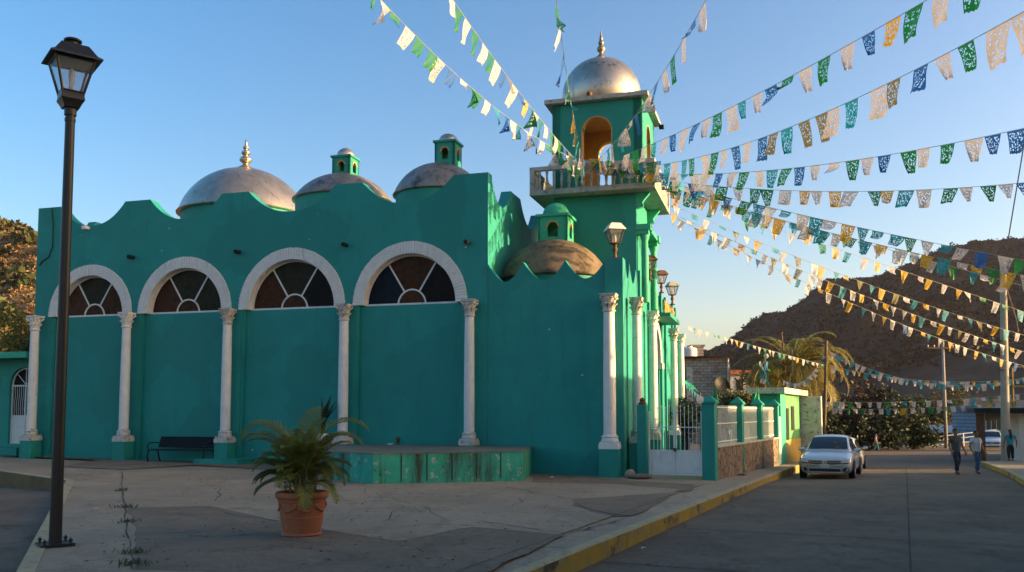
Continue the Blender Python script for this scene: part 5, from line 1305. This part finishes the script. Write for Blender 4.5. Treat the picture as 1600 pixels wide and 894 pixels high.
# ------------------------------------------------------------------ cars (front at y = 0, facing -y)
def lerp_tab(tab, y):
    if y <= tab[0][0]: return tab[0][1:]
    for a, b in zip(tab, tab[1:]):
        if y <= b[0]: t = (y-a[0])/(b[0]-a[0]); return tuple(p+(q-p)*t for p, q in zip(a[1:], b[1:]))
    return tab[-1][1:]
def make_car(label, loc, rz, paint, zs=1.0, group=None, plate=True):
    t = thing('parked_car', label, 'car', loc, rz, group)
    # y: half width, underside, belt, centre top
    T = [(0,.56,.34,.62,.665),(.03,.66,.27,.64,.69),(.10,.755,.22,.67,.73),(.25,.825,.20,.72,.785),(.6,.872,.19,.79,.865),(1.1,.888,.19,.865,.955),(1.5,.888,.19,.89,.96),(2.3,.888,.19,.905,.96),(3.2,.885,.19,.93,.98),(3.8,.875,.20,.95,1.03),(4.2,.845,.22,.95,1.05),(4.45,.79,.26,.90,1.02),(4.56,.73,.30,.80,.93),(4.6,.66,.36,.72,.80)]
    ysn = [0,.03,.06,.10,.17,.25,.4,.6,.85,1.1,1.3,1.5,1.9,2.3,2.75,3.2,3.5,3.8,4.0,4.2,4.33,4.45,4.52,4.56,4.6]
    mb = MB(); vs = []; k = 0
    for y in ysn:
        w_, zb, zl, zt = lerp_tab(T, y); zl *= zs; zt *= zs
        half = [(0,zb),(w_*.80,zb),(w_*.93,zb+.05),(w_*.985,zb+.14),(w_,(zb+zl)*.48),(w_*.995,zl-.17),(w_*.965,zl-.05),(w_*.90,zl+.012),(w_*.78,zl+(zt-zl)*.55),(w_*.5,zt-(zt-zl)*.1),(0,zt)]
        ring = half+[(-x, z) for x, z in half[-2:0:-1]]; k = len(ring); vs += [(x, y, z) for x, z in ring]
    n = len(ysn); fs = [(i*k+j, i*k+(j+1)%k, (i+1)*k+(j+1)%k, (i+1)*k+j) for i in range(n-1) for j in range(k)]+[tuple(range(k))[::-1], tuple((n-1)*k+j for j in range(k))]
    mb.add(vs, fs)
    C_ = [(1.10,.945,.72,.775),(1.3,1.07,.69,.79),(1.6,1.25,.645,.80),(1.95,1.40,.60,.80),(2.15,1.44,.585,.80),(2.45,1.463,.575,.80),(2.8,1.462,.575,.80),(3.15,1.42,.575,.80),(3.5,1.29,.60,.785),(3.8,1.15,.635,.765),(4.05,1.045,.67,.74)]
    vs = []
    for y, zr, wr, wb in C_:
        zr *= zs; zb_ = (.90 if y < 3.3 else .94)*zs; e = min(1, (zr-zb_)/.3)
        half = [(wb,zb_),(wb+(wr-wb)*.5,zb_+(zr-zb_)*.45),(wr+.015,zr-.075*e),(wr-.03,zr-.03*e),(wr*.72,zr-.004*e),(wr*.36,zr+.012*e),(0,zr+.017*e)]
        ring = half+[(-x,z) for x, z in half[-2::-1]]; k = len(ring); vs += [(x,y,z) for x, z in ring]
    n = len(C_); mb.add(vs, [(i*k+j, i*k+j+1, (i+1)*k+j+1, (i+1)*k+j) for i in range(n-1) for j in range(k-1)]+[tuple(range(k)), tuple((n-1)*k+j for j in range(k))])
    body = mb.build('body', paint, t, smooth=True, angle=38)
    # glass
    def glass(name, rows, off, par=body, m=None):
        mb = MB(); k = len(rows[0]); vs = [Vector(p)+Vector(off) for r in rows for p in r]
        mb.add(vs, [(i*k+j, i*k+j+1, (i+1)*k+j+1, (i+1)*k+j) for i in range(len(rows)-1) for j in range(k-1)]); return mb.build(name, m or M['carglass'], par, fix=False, smooth=True)
    def roofz(y): return lerp_tab(C_, y)[0]*zs
    def row(y, w_, q=9): return [(w_*(2*i/(q-1)-1), y, roofz(y)+.017*(1-(2*i/(q-1)-1)**2)-.004*abs(2*i/(q-1)-1)**3) for i in range(q)]
    glass('windshield', [row(1.20,.655),row(1.4,.63),row(1.65,.60),row(1.90,.565)], (0,-.012,.016))
    glass('rear_window', [row(3.22,.52),row(3.5,.56),row(3.8,.60),row(3.98,.62)], (0,.012,.016))
    for s in (-1, 1):
        def sx(y, z):
            zr, wr, wb = lerp_tab(C_, y); u = (z/zs-.90)/max(.05, zr-.075-.90); return s*((wb+(wr+.015-wb)*min(1, u))+.012)
        for nm, top, y0, y1 in (('front_side_window', None, 1.55, 2.52), ('rear_side_window', None, 2.62, 3.50)):
            rows = []
            for j in range(5):
                r_ = []
                for i in range(8):
                    y = y0+(y1-y0)*i/7; zt = (lerp_tab(C_, y)[0]-.105)*zs; z = .955*zs+(max(zt, .96*zs)-.955*zs)*j/4; r_.append((sx(y,z), y, z))
                rows.append(r_)
            glass(nm, rows, (0,0,0))
        # doors' seams and handles
        for y in (2.57,): pass
        for y in (2.42, 3.3): MB().span(s*.885-.012, s*.885+.02*s, y-.09, y+.09, .78*zs, .81*zs).build('door_handle', paint, body)
        m_ = MB(); m_.lathe([(0,-.11),(.045,-.10),(.075,-.04),(.075,.05),(.05,.10),(0,.11)], (0,0,0), 14, 0, Matrix.Translation((s*.945,1.52,.975*zs)) @ Matrix.Rotation(PI/2,4,'Y') @ Matrix.Scale(.85,4,(1,0,0)), cap=False); m_.tube([(s*.80,1.50,.95*zs),(s*.88,1.50,.96*zs)], .028, 6)
        m_.build('side_mirror', paint, t, smooth=True, angle=50)
        # wheels
        for y in (.86, 3.48):
            ar = MB(); ar.lathe([(0,-.0),(.365,0),(.365,.02),(0,.02)], (0,0,0), 28, 0, Matrix.Translation((s*.872,y,.33)) @ Matrix.Rotation(s*PI/2,4,'Y'), cap=False); ar.build('wheel_arch', M['blackplastic'], body)
            wl = MB(); wl.lathe([(.20,-.2),(.29,-.2),(.315,-.17),(.315,-.03),(.30,0),(.215,.004)], (0,0,0), 30, 0, Matrix.Translation((s*.905,y,.315)) @ Matrix.Rotation(s*PI/2,4,'Y'), cap=False)
            wo = wl.build('wheel', M['tyre'], t, smooth=True, angle=40)
            rm = MB(); X = Matrix.Translation((s*.905,y,.315)) @ Matrix.Rotation(s*PI/2,4,'Y'); rm.lathe([(.218,.002),(.20,.006),(.195,-.04),(0,-.06)], (0,0,0), 26, 0, X, cap=False)
            for q in range(5):
                a = 2*PI*q/5; rm.box((0,0,0), (.19,.05,.03), 0, 0, X @ Matrix.Rotation(a,4,'Z') @ Matrix.Translation((.10,0,-.01)))
            rm.lathe([(0,.012),(.05,.01),(.055,-.02)], (0,0,0), 12, 0, X, cap=False); rm.build('rim', M['chrome'], wo)
    # front: fascia follows the nose
    W_ = [(0,.56),(.03,.66),(.10,.755),(.25,.825),(.6,.872)]
    def ny(x):
        x = abs(x)
        if x <= .56: return 0
        for (a, b), (c, d) in zip(W_, W_[1:]):
            if x <= d: return a+(c-a)*(x-b)/(d-b)
        return .6
    def fascia(name, fa, fb, x0, x1, m, off=-.014, n=18, par=body):
        mb = MB(); vs = []
        for i in range(n+1):
            x = x0+(x1-x0)*i/n
            for q in range(3): z = fa(x)+(fb(x)-fa(x))*q/2; vs.append((x, ny(x)+off, z*zs))
        mb.add(vs, [(i*3+q, i*3+q+1, i*3+q+4, i*3+q+3) for i in range(n) for q in range(2)]); return mb.build(name, m, par, fix=False, smooth=True)
    gz0 = lambda x: .50+.10*abs(x)**1.6; gz1 = lambda x: .645+.02*abs(x)
    fascia('grille', gz0, lambda x: gz1(x), -.52, .52, M['blackplastic'])
    for z0_, th in ((.0,.026),(.5,.026),(.97,.03)):
        fascia('grille_bar', lambda x: gz0(x)+(gz1(x)-gz0(x))*z0_-th/2, lambda x: gz0(x)+(gz1(x)-gz0(x))*z0_+th/2, -.54, .54, M['chrome'], -.022)
    em = MB()
    for (a, b) in ((.085,.06),(.03,.055)): em.tube([(a*math.cos(q*PI/10), -.03, (.585+b*math.sin(q*PI/10))*zs) for q in range(21)], .009, 6)
    em.tube([(.065*math.cos(q*PI/10), -.03, (.61+.028*math.sin(q*PI/10))*zs) for q in range(21)], .008, 6); em.build('emblem', M['chrome'], body, smooth=True)
    for s in (-1, 1):
        a, b = (.46, .80) if s > 0 else (-.80, -.46)
        fascia('headlight', lambda x: .565+.10*max(0,(abs(x)-.5))*1.2, lambda x: .655+.22*(abs(x)-.46), a, b, M['headlight'], -.012)
        fascia('headlight_rim', lambda x: .530+.10*max(0,(abs(x)-.5))*1.2, lambda x: .565+.10*max(0,(abs(x)-.5))*1.2, a, b, M['blackplastic'], -.013)
        a, b = (.58, .76) if s > 0 else (-.76, -.58)
        fl = fascia('fog_lamp_recess', lambda x: .30, lambda x: .30+.13*(1-abs(abs(x)-.69)/.14*.5), a, b, M['blackplastic'], -.013)
        MB().lathe([(0,-.012),(.04,-.01),(.045,.01)], (0,0,0), 12, 0, Matrix.Translation((s*.69, ny(.69)-.02, .36*zs)) @ Matrix.Rotation(PI/2,4,'X'), cap=False).build('fog_lamp', M['headlight'], fl)
        # rear lamps
        q = MB(); q.span(s*.50, s*.80, 4.50, 4.575, .80*zs, .93*zs); q.span(s*.74, s*.845, 4.30, 4.52, .82*zs, .95*zs); q.build('tail_light', M['redlamp'], body)
    fascia('lower_intake', lambda x: .285, lambda x: .37+.012*abs(x), -.50, .50, M['blackplastic'], -.013)
    fascia('bumper_lip', lambda x: .245, lambda x: .27, -.60, .60, paint, -.03)
    if plate:
        p_ = MB().span(-.165,.165,-.035,-.02,.40*zs,.485*zs+.04).build('licence_plate', M['white'], body); MB().span(-.175,.175,-.019,-.013,.39*zs,.495*zs+.05).build('plate_frame', M['blackplastic'], p_)
        tx = MB()
        for i in range(7):
            if i == 3: continue
            x = -.125+i*.0415; tx.span(x-.011, x+.011, -.038, -.0352, .44*zs, .45*zs); tx.span(x-.011, x-.005, -.038, -.0352, .451*zs, .488*zs); tx.span(x-.004, x+.011, -.038, -.0352, .489*zs, .497*zs)
        tx.build('plate_characters', M['blackplastic'], p_)
        MB().span(-.17,.17,4.60,4.615,.56*zs,.66*zs).build('licence_plate', M['white'], body)
    return t
zc = lambda x, y: z_road(x, y)+.004
HD = math.atan2(D.y, D.x)-PI/2
make_car('silver sedan parked at the kerb facing the camera, plate and chrome grille in view', (10.62, 30.35, zc(10.6,31.5)), HD+R(-1.0), M['silvercar'])
c2 = make_car('white sedan parked behind the silver one, only its tail and red lamp showing', (0,0,0), 0, M['whitecar'], 1.0, None, True)
q = Vector((10.62,30.35))+D*6.6-Nn*.12; c2.location = (q.x, q.y, zc(q.x,q.y)-.02); c2.rotation_euler.z = HD
q = q+D*4.6; c2.location = (q.x, q.y, zc(q.x,q.y)-.02); c2.rotation_euler.z = HD+PI
p = at(1551, 706, 74); make_car('white car facing this way far down the road between the men and the woman', (p.x, 74, z_road(p.x,74)), R(-28), M['whitecar'], 1.12)

# ------------------------------------------------------------------ people
def skin_mesh(vs, es, rad, sub=1):
    me = bpy.data.meshes.new('sk'); me.from_pydata([tuple(v) for v in vs], es, [])
    o = bpy.data.objects.new('sk', me); col.objects.link(o)
    m = o.modifiers.new('s', 'SKIN'); m.use_smooth_shade = True; m.branch_smoothing = .3
    for i, r in enumerate(rad): me.skin_vertices[0].data[i].radius = r if isinstance(r, tuple) else (r, r)
    me.skin_vertices[0].data[0].use_root = True
    if sub: ss = o.modifiers.new('u', 'SUBSURF'); ss.levels = sub; ss.render_levels = sub
    dg = bpy.context.evaluated_depsgraph_get(); ev = o.evaluated_get(dg); m2 = ev.to_mesh()
    v = [tuple(p.co) for p in m2.vertices]; f = [tuple(p.vertices) for p in m2.polygons]; ev.to_mesh_clear()
    bpy.data.objects.remove(o); bpy.data.meshes.remove(me); return v, f
def person(label, loc, H, rz, shirt, pants, shoes, hairc='short', step=.05, swing=.04, sleeves=.55, belly=0, group=None, side=1, bend=0):
    t = thing('person', label, 'person', loc, rz, group)
    def P_(x, y, z): return Vector((x*H, y*H, z*H))
    f, b = step, -step
    hipL, hipR = P_(-.052,0,.50), P_(.052,0,.50)
    kL, kR = P_(-.056,-f*.9-.01,.285), P_(.056,f*.3-.015,.285)
    aL, aR = P_(-.058,-f*1.1,.045), P_(.058,f*1.25,.06)
    tL, tR = P_(-.068,-f*1.1-.085,.018), P_(.068,f*1.25-.08,.018)
    pel, spi, che, nck = P_(0,0,.535), P_(0,-.004-belly*.2,.62), P_(0,.0,.735), P_(0,.008,.825)
    sL, sR = P_(-.112,.004,.79), P_(.112,.004,.79)
    eL, eR = P_(-.166,swing*.5+.02,.625), P_(.166,-swing*.5+.015,.625)
    wL, wR = P_(-.182,-swing*.6-.03-bend,.485+bend*.8), P_(.182,-.04-swing-bend,.488+bend*.8)
    hd0, hd1, hd2 = P_(0,-.004,.872), P_(0,-.012,.925), P_(0,-.004,.968)
    h = H
    # body: torso, neck, head, arms, legs in one skin
    V = [pel, spi, che, nck, hd0, hd1, hd2, sL, eL, wL, sR, eR, wR, hipL, kL, aL, tL, hipR, kR, aR, tR]
    E_ = [(0,1),(1,2),(2,3),(3,4),(4,5),(5,6),(2,7),(7,8),(8,9),(2,10),(10,11),(11,12),(0,13),(13,14),(14,15),(15,16),(0,17),(17,18),(18,19),(19,20)]
    Rd = [(.055,.040),(.052,.038),(.058,.040),.031,(.040,.047),(.043,.054),(.026,.03),.030,.025,.017,.030,.025,.017,.042,.030,.018,.010,.042,.030,.018,.010]
    Rd = [(r[0]*h, r[1]*h) if isinstance(r, tuple) else r*h for r in Rd]
    v, fc = skin_mesh(V, E_, Rd, 1); mb = MB(); mb.add(v, fc)
    # face: nose, ears, eyes (second material); hands with palm, four fingers and thumb
    def ell(c, r, mi=0): mb.lathe([(math.sin(PI*i/6)*1.0, -math.cos(PI*i/6)) for i in range(7)], (0,0,0), 8, mi, Matrix.Translation(c) @ Matrix.Diagonal((r[0],r[1],r[2],1)), cap=False)
    ell(P_(0,-.066,.912), (.007*h,.010*h,.014*h))
    for s in (-1, 1): ell(P_(s*.046,-.006,.915), (.006*h,.012*h,.018*h)); ell(P_(s*.017,-.061,.925), (.008*h,.004*h,.0045*h), 1)
    ell(P_(0,-.060,.885), (.016*h,.004*h,.004*h), 2)
    for wp_, s in ((wL,-1),(wR,1)):
        d = Vector((s*.02,-.25,-1)).normalized(); a = Vector((.35*s,-1,.25)).normalized(); pm_ = wp_+d*.030*h
        v2, f2 = skin_mesh([wp_-d*.012*h, wp_+d*.012*h, wp_+d*.05*h], [(0,1),(1,2)], [(.015*h,.015*h),(.012*h,.019*h),(.009*h,.021*h)], 1); mb.add(v2, f2)
        for k in range(4):
            o_ = wp_+d*.05*h+a*(k-1.5)*.0105*h; L = (.038,.045,.043,.033)[k]*h
            mb.tube([o_-d*.008*h, o_+d*L*.5, o_+d*L*.8+Vector((-s*.008*h,0,0)), o_+d*L*.95+Vector((-s*.016*h,0,0))], [.0058*h,.0056*h,.005*h,.0035*h], 6)
        o_ = wp_+d*.02*h+a*.018*h; mb.tube([o_, o_+(a*.7+d*.7)*.022*h, o_+(a*.5+d)*.036*h], [.007*h,.0062*h,.0045*h], 6)
    body = mb.build('body', [M['skin'], M['hair'], pm('lips', (.16,.06,.045)) if 'lips' not in bpy.data.materials else bpy.data.materials['lips']], t, smooth=True)
    # shirt
    def tow(a, b_, u): return a.lerp(b_, u)
    k = 1.0+belly
    V = [P_(0,-.004-belly*.1,.60), P_(0,0,.505), che, P_(0,.004,.808), sL, tow(sL,eL,sleeves), tow(sL,eL,sleeves+.06), sR, tow(sR,eR,sleeves), tow(sR,eR,sleeves+.06)]
    Rd = [(.100*k,.076*k),(.103*k,.078*k),(.114,.080),(.054,.048),.054,.050,.049,.054,.050,.049]
    Rd = [(r[0]*h, r[1]*h) if isinstance(r, tuple) else r*h for r in Rd]
    v, fc = skin_mesh(V, [(0,1),(0,2),(2,3),(2,4),(4,5),(5,6),(2,7),(7,8),(8,9)], Rd, 1); MB().add(v, fc).build('shirt', shirt, t, smooth=True)
    V = [P_(0,0,.535), P_(0,0,.50), hipL, kL, tow(kL,aL,.92), hipR, kR, tow(kR,aR,.92)]
    Rd = [(.094,.072),(.09,.07),.073,.055,.043,.073,.055,.043]; Rd = [(r[0]*h, r[1]*h) if isinstance(r, tuple) else r*h for r in Rd]
    v, fc = skin_mesh(V, [(0,1),(1,2),(2,3),(3,4),(1,5),(5,6),(6,7)], Rd, 1); MB().add(v, fc).build('trousers', pants, t, smooth=True)
    for a, tt in ((aL,tL),(aR,tR)):
        v, fc = skin_mesh([a+Vector((0,.025*h,-.022*h)), tow(a,tt,.5)+Vector((0,0,-.008*h)), tt], [(0,1),(1,2)], [(.027*h,.027*h),(.028*h,.024*h),(.024*h,.018*h)], 1); MB().add(v, fc).build('shoe', shoes, t, smooth=True)
    hr = MB(); hr.lathe([(math.sin(PI*i/10), -math.cos(PI*i/10)) for i in range(4 if hairc == 'long' else 5, 11)], (0,0,0), 16, 0, Matrix.Translation(P_(0,.006,.935)) @ Matrix.Rotation(-.42,4,'X') @ Matrix.Diagonal((.051*h,.062*h,.052*h,1)), cap=False)
    if hairc == 'long': hr.tube([P_(0,.055,.93), P_(0,.085,.86), P_(0,.08,.76), P_(0,.075,.68)], [.034*h,.036*h,.03*h,.012*h], 10)
    hr.build('hair', M['hair'], t, smooth=True); return t
cl = lambda n, a, b=None: pm(n, a, b, 30, .85)
p = on(1495, 741, -.50); zz = zc(p.x, p.y); person('man in a grey polo shirt and dark jeans walking down the road', (p.x, p.y, zz), 1.70, R(20), cl('grey_shirt',(.085,.078,.085),(.06,.056,.062)), cl('dark_jeans',(.018,.028,.055),(.014,.02,.04)), M['blackplastic'], 'short', .06, .03, .5, .12)
p = on(1527, 741, -.52); zz = zc(p.x, p.y); mw = person('man in a white zipped shirt and blue jeans walking beside the man in grey', (p.x, p.y, zz), 1.62, R(24), cl('white_shirt',(.52,.52,.55),(.45,.45,.48)), cl('blue_jeans',(.04,.10,.20),(.03,.07,.15)), M['blackplastic'], 'short', .055, .04, .5, .08)
MB().tube([(0,-.115,1.30),(0,-.128,1.1),(0,-.122,.86)], .012, 5).build('zip', M['blackplastic'], mw)
p = at(1579, 700, 42); person('woman with a long dark ponytail, turquoise top and black trousers seen from behind', (p.x, 42, z_road(p.x,42)+.165), 1.52, R(165), cl('turq_top',(.02,.22,.30),(.015,.18,.25)), cl('black_leggings',(.01,.01,.012)), M['blackplastic'], 'long', .03, .03, .35)
p = at(1369, 708, 76); person('girl in a pink top and jeans hurrying across the far end of the road', (p.x, 76, z_road(p.x,76)), 1.50, R(75), cl('pink_top',(.50,.25,.28),(.42,.2,.24)), cl('teal_jeans',(.03,.12,.17)), M['blackplastic'], 'long', .09, .1, .5)
p = at(1249, 700, 43.5); person('person in a green shirt standing by the small house behind the silver car', (p.x, 43.5, z_walk(p.x,43.5)), 1.62, R(110), cl('green_shirt',(.015,.17,.06),(.01,.13,.05)), cl('tan_trousers',(.18,.13,.09)), M['blackplastic'], 'short', .03, .03, .5)

# ------------------------------------------------------------------ cut paper bunting
def flag_mesh(kind, seed):
    rr = random.Random(seed); nx, ny_ = 9, 11; vs = []; uv = []
    W0, H0 = 1.0, 1.22
    ph = rr.uniform(0, 6.28); amp = rr.uniform(.04, .11)
    for j in range(ny_+1):
        v = j/ny_
        for i in range(nx+1):
            u = i/nx; x = (u-.5)*W0; z = -v*H0; y = amp*math.sin(ph+u*5+v*3.5)*v
            if j == ny_: z -= -.055*abs(math.sin(u*PI*4.5))+.03
            if kind == 'taper': x = x*(1-.38*v)+.06*v*math.sin(ph); y += .10*v
            elif kind == 'blown': x = x*(1-.22*v)-.28*v**1.3; y += .12*v*v; z *= .96
            elif kind == 'tri':                    # one lower corner blown across and folded over
                x = x*(1-.72*v)+.20*v; y += .25*v*(u-.5)+.05*math.sin(u*9)*v; z *= .93
            elif kind == 'curl':                   # lower half lifted by the wind
                if v > .35: q = v-.35; z = -(.35+.36*math.sin(q*2.0))*H0*.8; y -= .7*q; x += .30*q*(1 if ph > 3 else -1)
                else: z *= .8
                x *= (1-.35*v)
            elif kind == 'twist':
                a = v*1.5*(1 if ph > 3 else -1); x, y = x*math.cos(a)-y*math.sin(a), x*math.sin(a)+y*math.cos(a); x -= .12*v
            vs.append((x, y, z)); uv.append((u, 1-v))
    fs = [(j*(nx+1)+i, (j+1)*(nx+1)+i, (j+1)*(nx+1)+i+1, j*(nx+1)+i+1) for j in range(ny_) for i in range(nx)]
    me = bpy.data.meshes.new('flag'); me.from_pydata(vs, [], fs); l = me.uv_layers.new(name='UVMap')
    for lp in me.loops: l.data[lp.index].uv = uv[lp.vertex_index]
    me.materials.append(FLAGM['w']); me.shade_smooth(); return me
FLAT = [flag_mesh('flat', 1), flag_mesh('flat', 2), flag_mesh('taper', 3), flag_mesh('taper', 4), flag_mesh('blown', 5)]
LEFTW = [flag_mesh('blown', 6), flag_mesh('blown', 7), flag_mesh('taper', 8), flag_mesh('blown', 15), flag_mesh('tri', 16), flag_mesh('twist', 17), flag_mesh('curl', 18)]
MIXW = FLAT[2:]+[flag_mesh('tri', 9), flag_mesh('tri', 10), flag_mesh('tri', 11), flag_mesh('curl', 12), flag_mesh('taper', 13), flag_mesh('twist', 14)]
TRI = [flag_mesh('tri', 20), flag_mesh('tri', 21), flag_mesh('taper', 22), flag_mesh('curl', 23), flag_mesh('taper', 24)]
GRP = 'cut paper bunting strings around the bell tower and road'
def bunting(label, p0, p1, mid, cols, n, size=.43, kinds=MIXW, t0=.02, t1=.995, seed=0, hoff=(0,0), group=GRP):
    a, b = at(*p0), at(*p1); rr = random.Random(seed+77)
    s = 0
    if mid:
        best = min((abs(proj(a.lerp(b, q/400))[0]-mid[0]), q/400) for q in range(1, 400))[1]; c = a.lerp(b, best)
        dp = mid[1]-proj(c)[1]; s = dp*c.y/FL/(4*best*(1-best))
    f = lambda t: a.lerp(b, t)-Vector((0,0,4*s*t*(1-t)))
    t = thing('bunting_string', label, 'bunting', a, 0, group)
    mb = MB(); mb.tube([f(i/40)-a for i in range(41)], .007, 5); mb.build('cord', M['string'], t)
    for i in range(n):
        u = t0+(t1-t0)*(i+.5+rr.uniform(-.22,.22))/n; p = f(u); tg = (f(min(1,u+.004))-f(max(0,u-.004))).normalized()
        pp_ = proj(p)
        if not (-60 < pp_[0] < 1660 and -70 < pp_[1] < 940): continue
        c = cols[i % len(cols)]; me = rr.choice(kinds)
        o = bpy.data.objects.new('flag', me); col.objects.link(o); o.parent = t
        if o.name: pass
        if tg.x < 0: tg = -tg
        zax = Vector((rr.gauss(.06,.16), rr.gauss(0,.22), 1)); zax = (zax-tg*zax.dot(tg)*.75).normalized(); yax = zax.cross(tg).normalized(); xax = tg; zz_ = xax.cross(yax).normalized()
        k = size*rr.uniform(.80,1.14); m4 = Matrix((xax*k, yax*k, zz_*k)).transposed().to_4x4(); m4.translation = p-a-Vector((0,0,.008))
        o.matrix_basis = m4; o.material_slots[0].link = 'OBJECT'; o.material_slots[0].material = FLAGM[c]
    return t
B = bunting
B('string crossing the upper left sky above the third roof dome to the tower', (900,250,30.2), (556,-42,19), (751,151), 'gwgwgwbwgwbtwggwbwg', 24, 0.427, LEFTW, 0, .97, 1)
B('steeper string of blue, ochre and green flags second from the left', (912,262,30.2), (690,-26,18), (808,141), 'wgwgwbgwgwgwgybwobwg', 25, 0.427, LEFTW, 0, .97, 2)
B('string dropping almost straight down past the left edge of the tower dome', (914,256,30.0), (868,-12,15), (887,128), 'wtwbwtgoytwgbwgw', 15, 0.407, LEFTW, 0, 1, 3)
B('string climbing steeply to the top edge right of the tower dome', (934,250,30.0), (1108,-8,16), (1026,131), 'ywgwgtwwbgwbwgwbwg', 17, 0.407, LEFTW, 0, 1, 4)
B('topmost string on the right, with an orange flag at the upper edge', (975,243,30.0), (1560,-66,14.5), (1200,139), 'wgwtwbwbwgwtwbgwgwbyg', 23, 0.466, FLAT+MIXW[3:7], 0, .98, 5)
B('long string of large lace flags ending in a green one high at the right edge', (1020,259,29.8), (1660,-16,13.5), (1325,161), 'wtwtgwgwbwbotoowtwobwgw', 24, 0.485, FLAT+FLAT+MIXW[3:5], .01, .98, 6)
B('string of windblown blue, white and green flags rising gently to the right', (1024,272,29.8), (1680,182,17.5), (1300,256), 'bwtwwbwgwtgbwwgwbgwgwb', 24, 0.417, MIXW, .01, .98, 7)
B('nearly level string of green, cream and orange flags', (1036,282,29.9), (1680,277,24), (1309,300), 'gbwgwggwywywgytwgwgwb', 22, 0.407, FLAT+MIXW[3:6], .02, .97, 8)
B('turquoise and white string falling right across the pale sky to the mountain', (1040,284,30.0), (1720,428,24), (1330,353), 'gwtybgtwtwtwytttgwtwbw', 26, 0.395, MIXW, .01, .98, 9)
B('string thick with yellow and turquoise flags below the turquoise and white one', (1040,290,30.0), (1720,452,25), (1330,372), 'ygywyytyytytwgtywwytw', 28, 0.357, TRI, .01, .98, 10)
B('sparser string of white and teal flags tangled just above the long falling yellow string', (1040,297,30.0), (1720,480,28), (1330,374), 'wtwgtwwtwggtw', 24, 0.338, MIXW, .01, .98, 11)
B('string of yellow and white pennants reaching the concrete pole halfway up the mountain', (1042,302,30.2), (1700,522,38), (1320,393), 'ywgwgtywygytwywywyw', 30, 0.348, TRI, .01, .98, 12)
B('string of ochre, teal and white pennants in the middle of the fan', (1040,316,30.2), (1700,550,40), (1330,435), 'wtwtowytwowytyotyowty', 37, 0.329, TRI, .01, .99, 13)
B('dense low string of cream and yellow pennants, second from the bottom of the fan', (1038,328,30.4), (1700,578,42), (1346,461), 'ywywwytwywowwytw', 42, 0.320, TRI, .01, .99, 14)
B('lowest string of the tower fan, white and yellow pennants close together', (1046,335,30.6), (1680,592,44), (1352,484), 'wytwywbwytwyw', 40, 0.310, TRI, .01, .99, 15)
B('long low string from the side front of the church down to the wooden pole', (1067,507,41), (1290,571,49), (1187,543), 'wgwwtgwwywtw', 26, 0.250, TRI, .02, .99, 16, group=GRP)
B('turquoise and white string sagging from the wooden pole top across the dark mountain', (1291,546,49), (1640,578,46), (1437,597), 'wtwtwwttwtw', 34, 0.270, TRI, .02, .99, 17)
B('flatter string of white, orange and blue flags below the pole top', (1291,570,49), (1640,586,47), (1437,594), 'wytwytwwtw', 32, 0.252, TRI, .02, .99, 18)
B('short looped string hanging left of the wooden pole in front of the palm', (1289,550,49), (1222,592,50), (1258,593), 'wtww', 12, 0.234, TRI, .02, .98, 19)
B('upper of two level green and white strings across the road end', (1240,626,52), (1660,608,50), (1440,627), 'wwgwtwgw', 30, 0.288, FLAT+TRI, .01, .99, 20)
B('lower of two level green and white strings across the road end', (1240,636,52), (1660,618,50), (1430,638), 'wtwywwgwgw', 32, 0.288, FLAT+TRI, .01, .99, 21)
B('tangled garland gathered along the tower balcony rail', (882,243,30.4), (1028,252,29.6), (960,256), 'wgytwgwbwygtw', 30, 0.324, MIXW, 0, 1, 22)
B('second tangle of white, yellow and blue papers at the right end of the balcony rail', (925,248,30.2), (1034,270,29.7), (985,262), 'ygwtwwgbw', 22, 0.324, MIXW, 0, 1, 23)

# ------------------------------------------------------------------ evening haze over the valley
hz_ = MB().span(-2450, 2450, -1500, 2600, -16, 268).build('haze', [], None); hz_.display_type = 'WIRE'
m = bpy.data.materials.new('haze_air'); m.use_nodes = True; nt = m.node_tree; nt.nodes.remove(nt.nodes['Principled BSDF'])
vp = nt.nodes.new('ShaderNodeVolumePrincipled'); vp.inputs['Color'].default_value = (1.0,.86,.80,1); vp.inputs['Density'].default_value = .00009; vp.inputs['Anisotropy'].default_value = .2
nt.links.new(vp.outputs[0], nt.nodes['Material Output'].inputs['Volume']); hz_.data.materials.append(m); tag(hz_, 'thin evening haze lying over the valley and the far mountain', 'haze', None, 'stuff')

# windblown bits on the paving, and the drain grate in the pavement
mb = MB(); rr = random.Random(8)
for i in range(420):
    q = Vector(on(rr.uniform(100,1150), rr.uniform(735,890), -.12)); rd = q.x-.45*(q.y-12.47) > .8
    z = (z_road(q.x,q.y) if rd else z_plaza(q.x))+.012; L = rr.uniform(.012,.045); a = rr.uniform(0,6.28); d = Vector((math.cos(a)*L, math.sin(a)*L, rr.uniform(-.006,.01))); n = Vector((-d.y*.45, d.x*.45, .004))
    q.z = z; mb.add([q-d, q+n, q+d, q-n], [(0,1,2,3)], rr.randint(0,2))
o = mb.build('fallen_leaves', [M['crack'], M['soil'], M['drybush']], None, fix=False); tag(o, 'dry leaf bits and grit scattered over the plaza and road', 'debris', None, 'stuff')
q = on(1155, 742, -.26); dg_ = thing('drain_grate', 'small dark drain grate set in the pavement by the kerb', 'drain', (q.x, q.y, z_walk(q.x,q.y)+.004), HD)
f = MB(); f.span(-.2,.2,-.3,-.27,0,.012); f.span(-.2,.2,.27,.3,0,.012); f.span(-.2,-.17,-.269,.269,0,.012); f.span(.17,.2,-.269,.269,0,.012); f.build('grate_frame', M['rust'], dg_)
for i in range(6): y = -.22+.088*i; MB().span(-.169,.169,y-.02,y+.02,0,.01).build('grate_bar', M['black'], dg_)
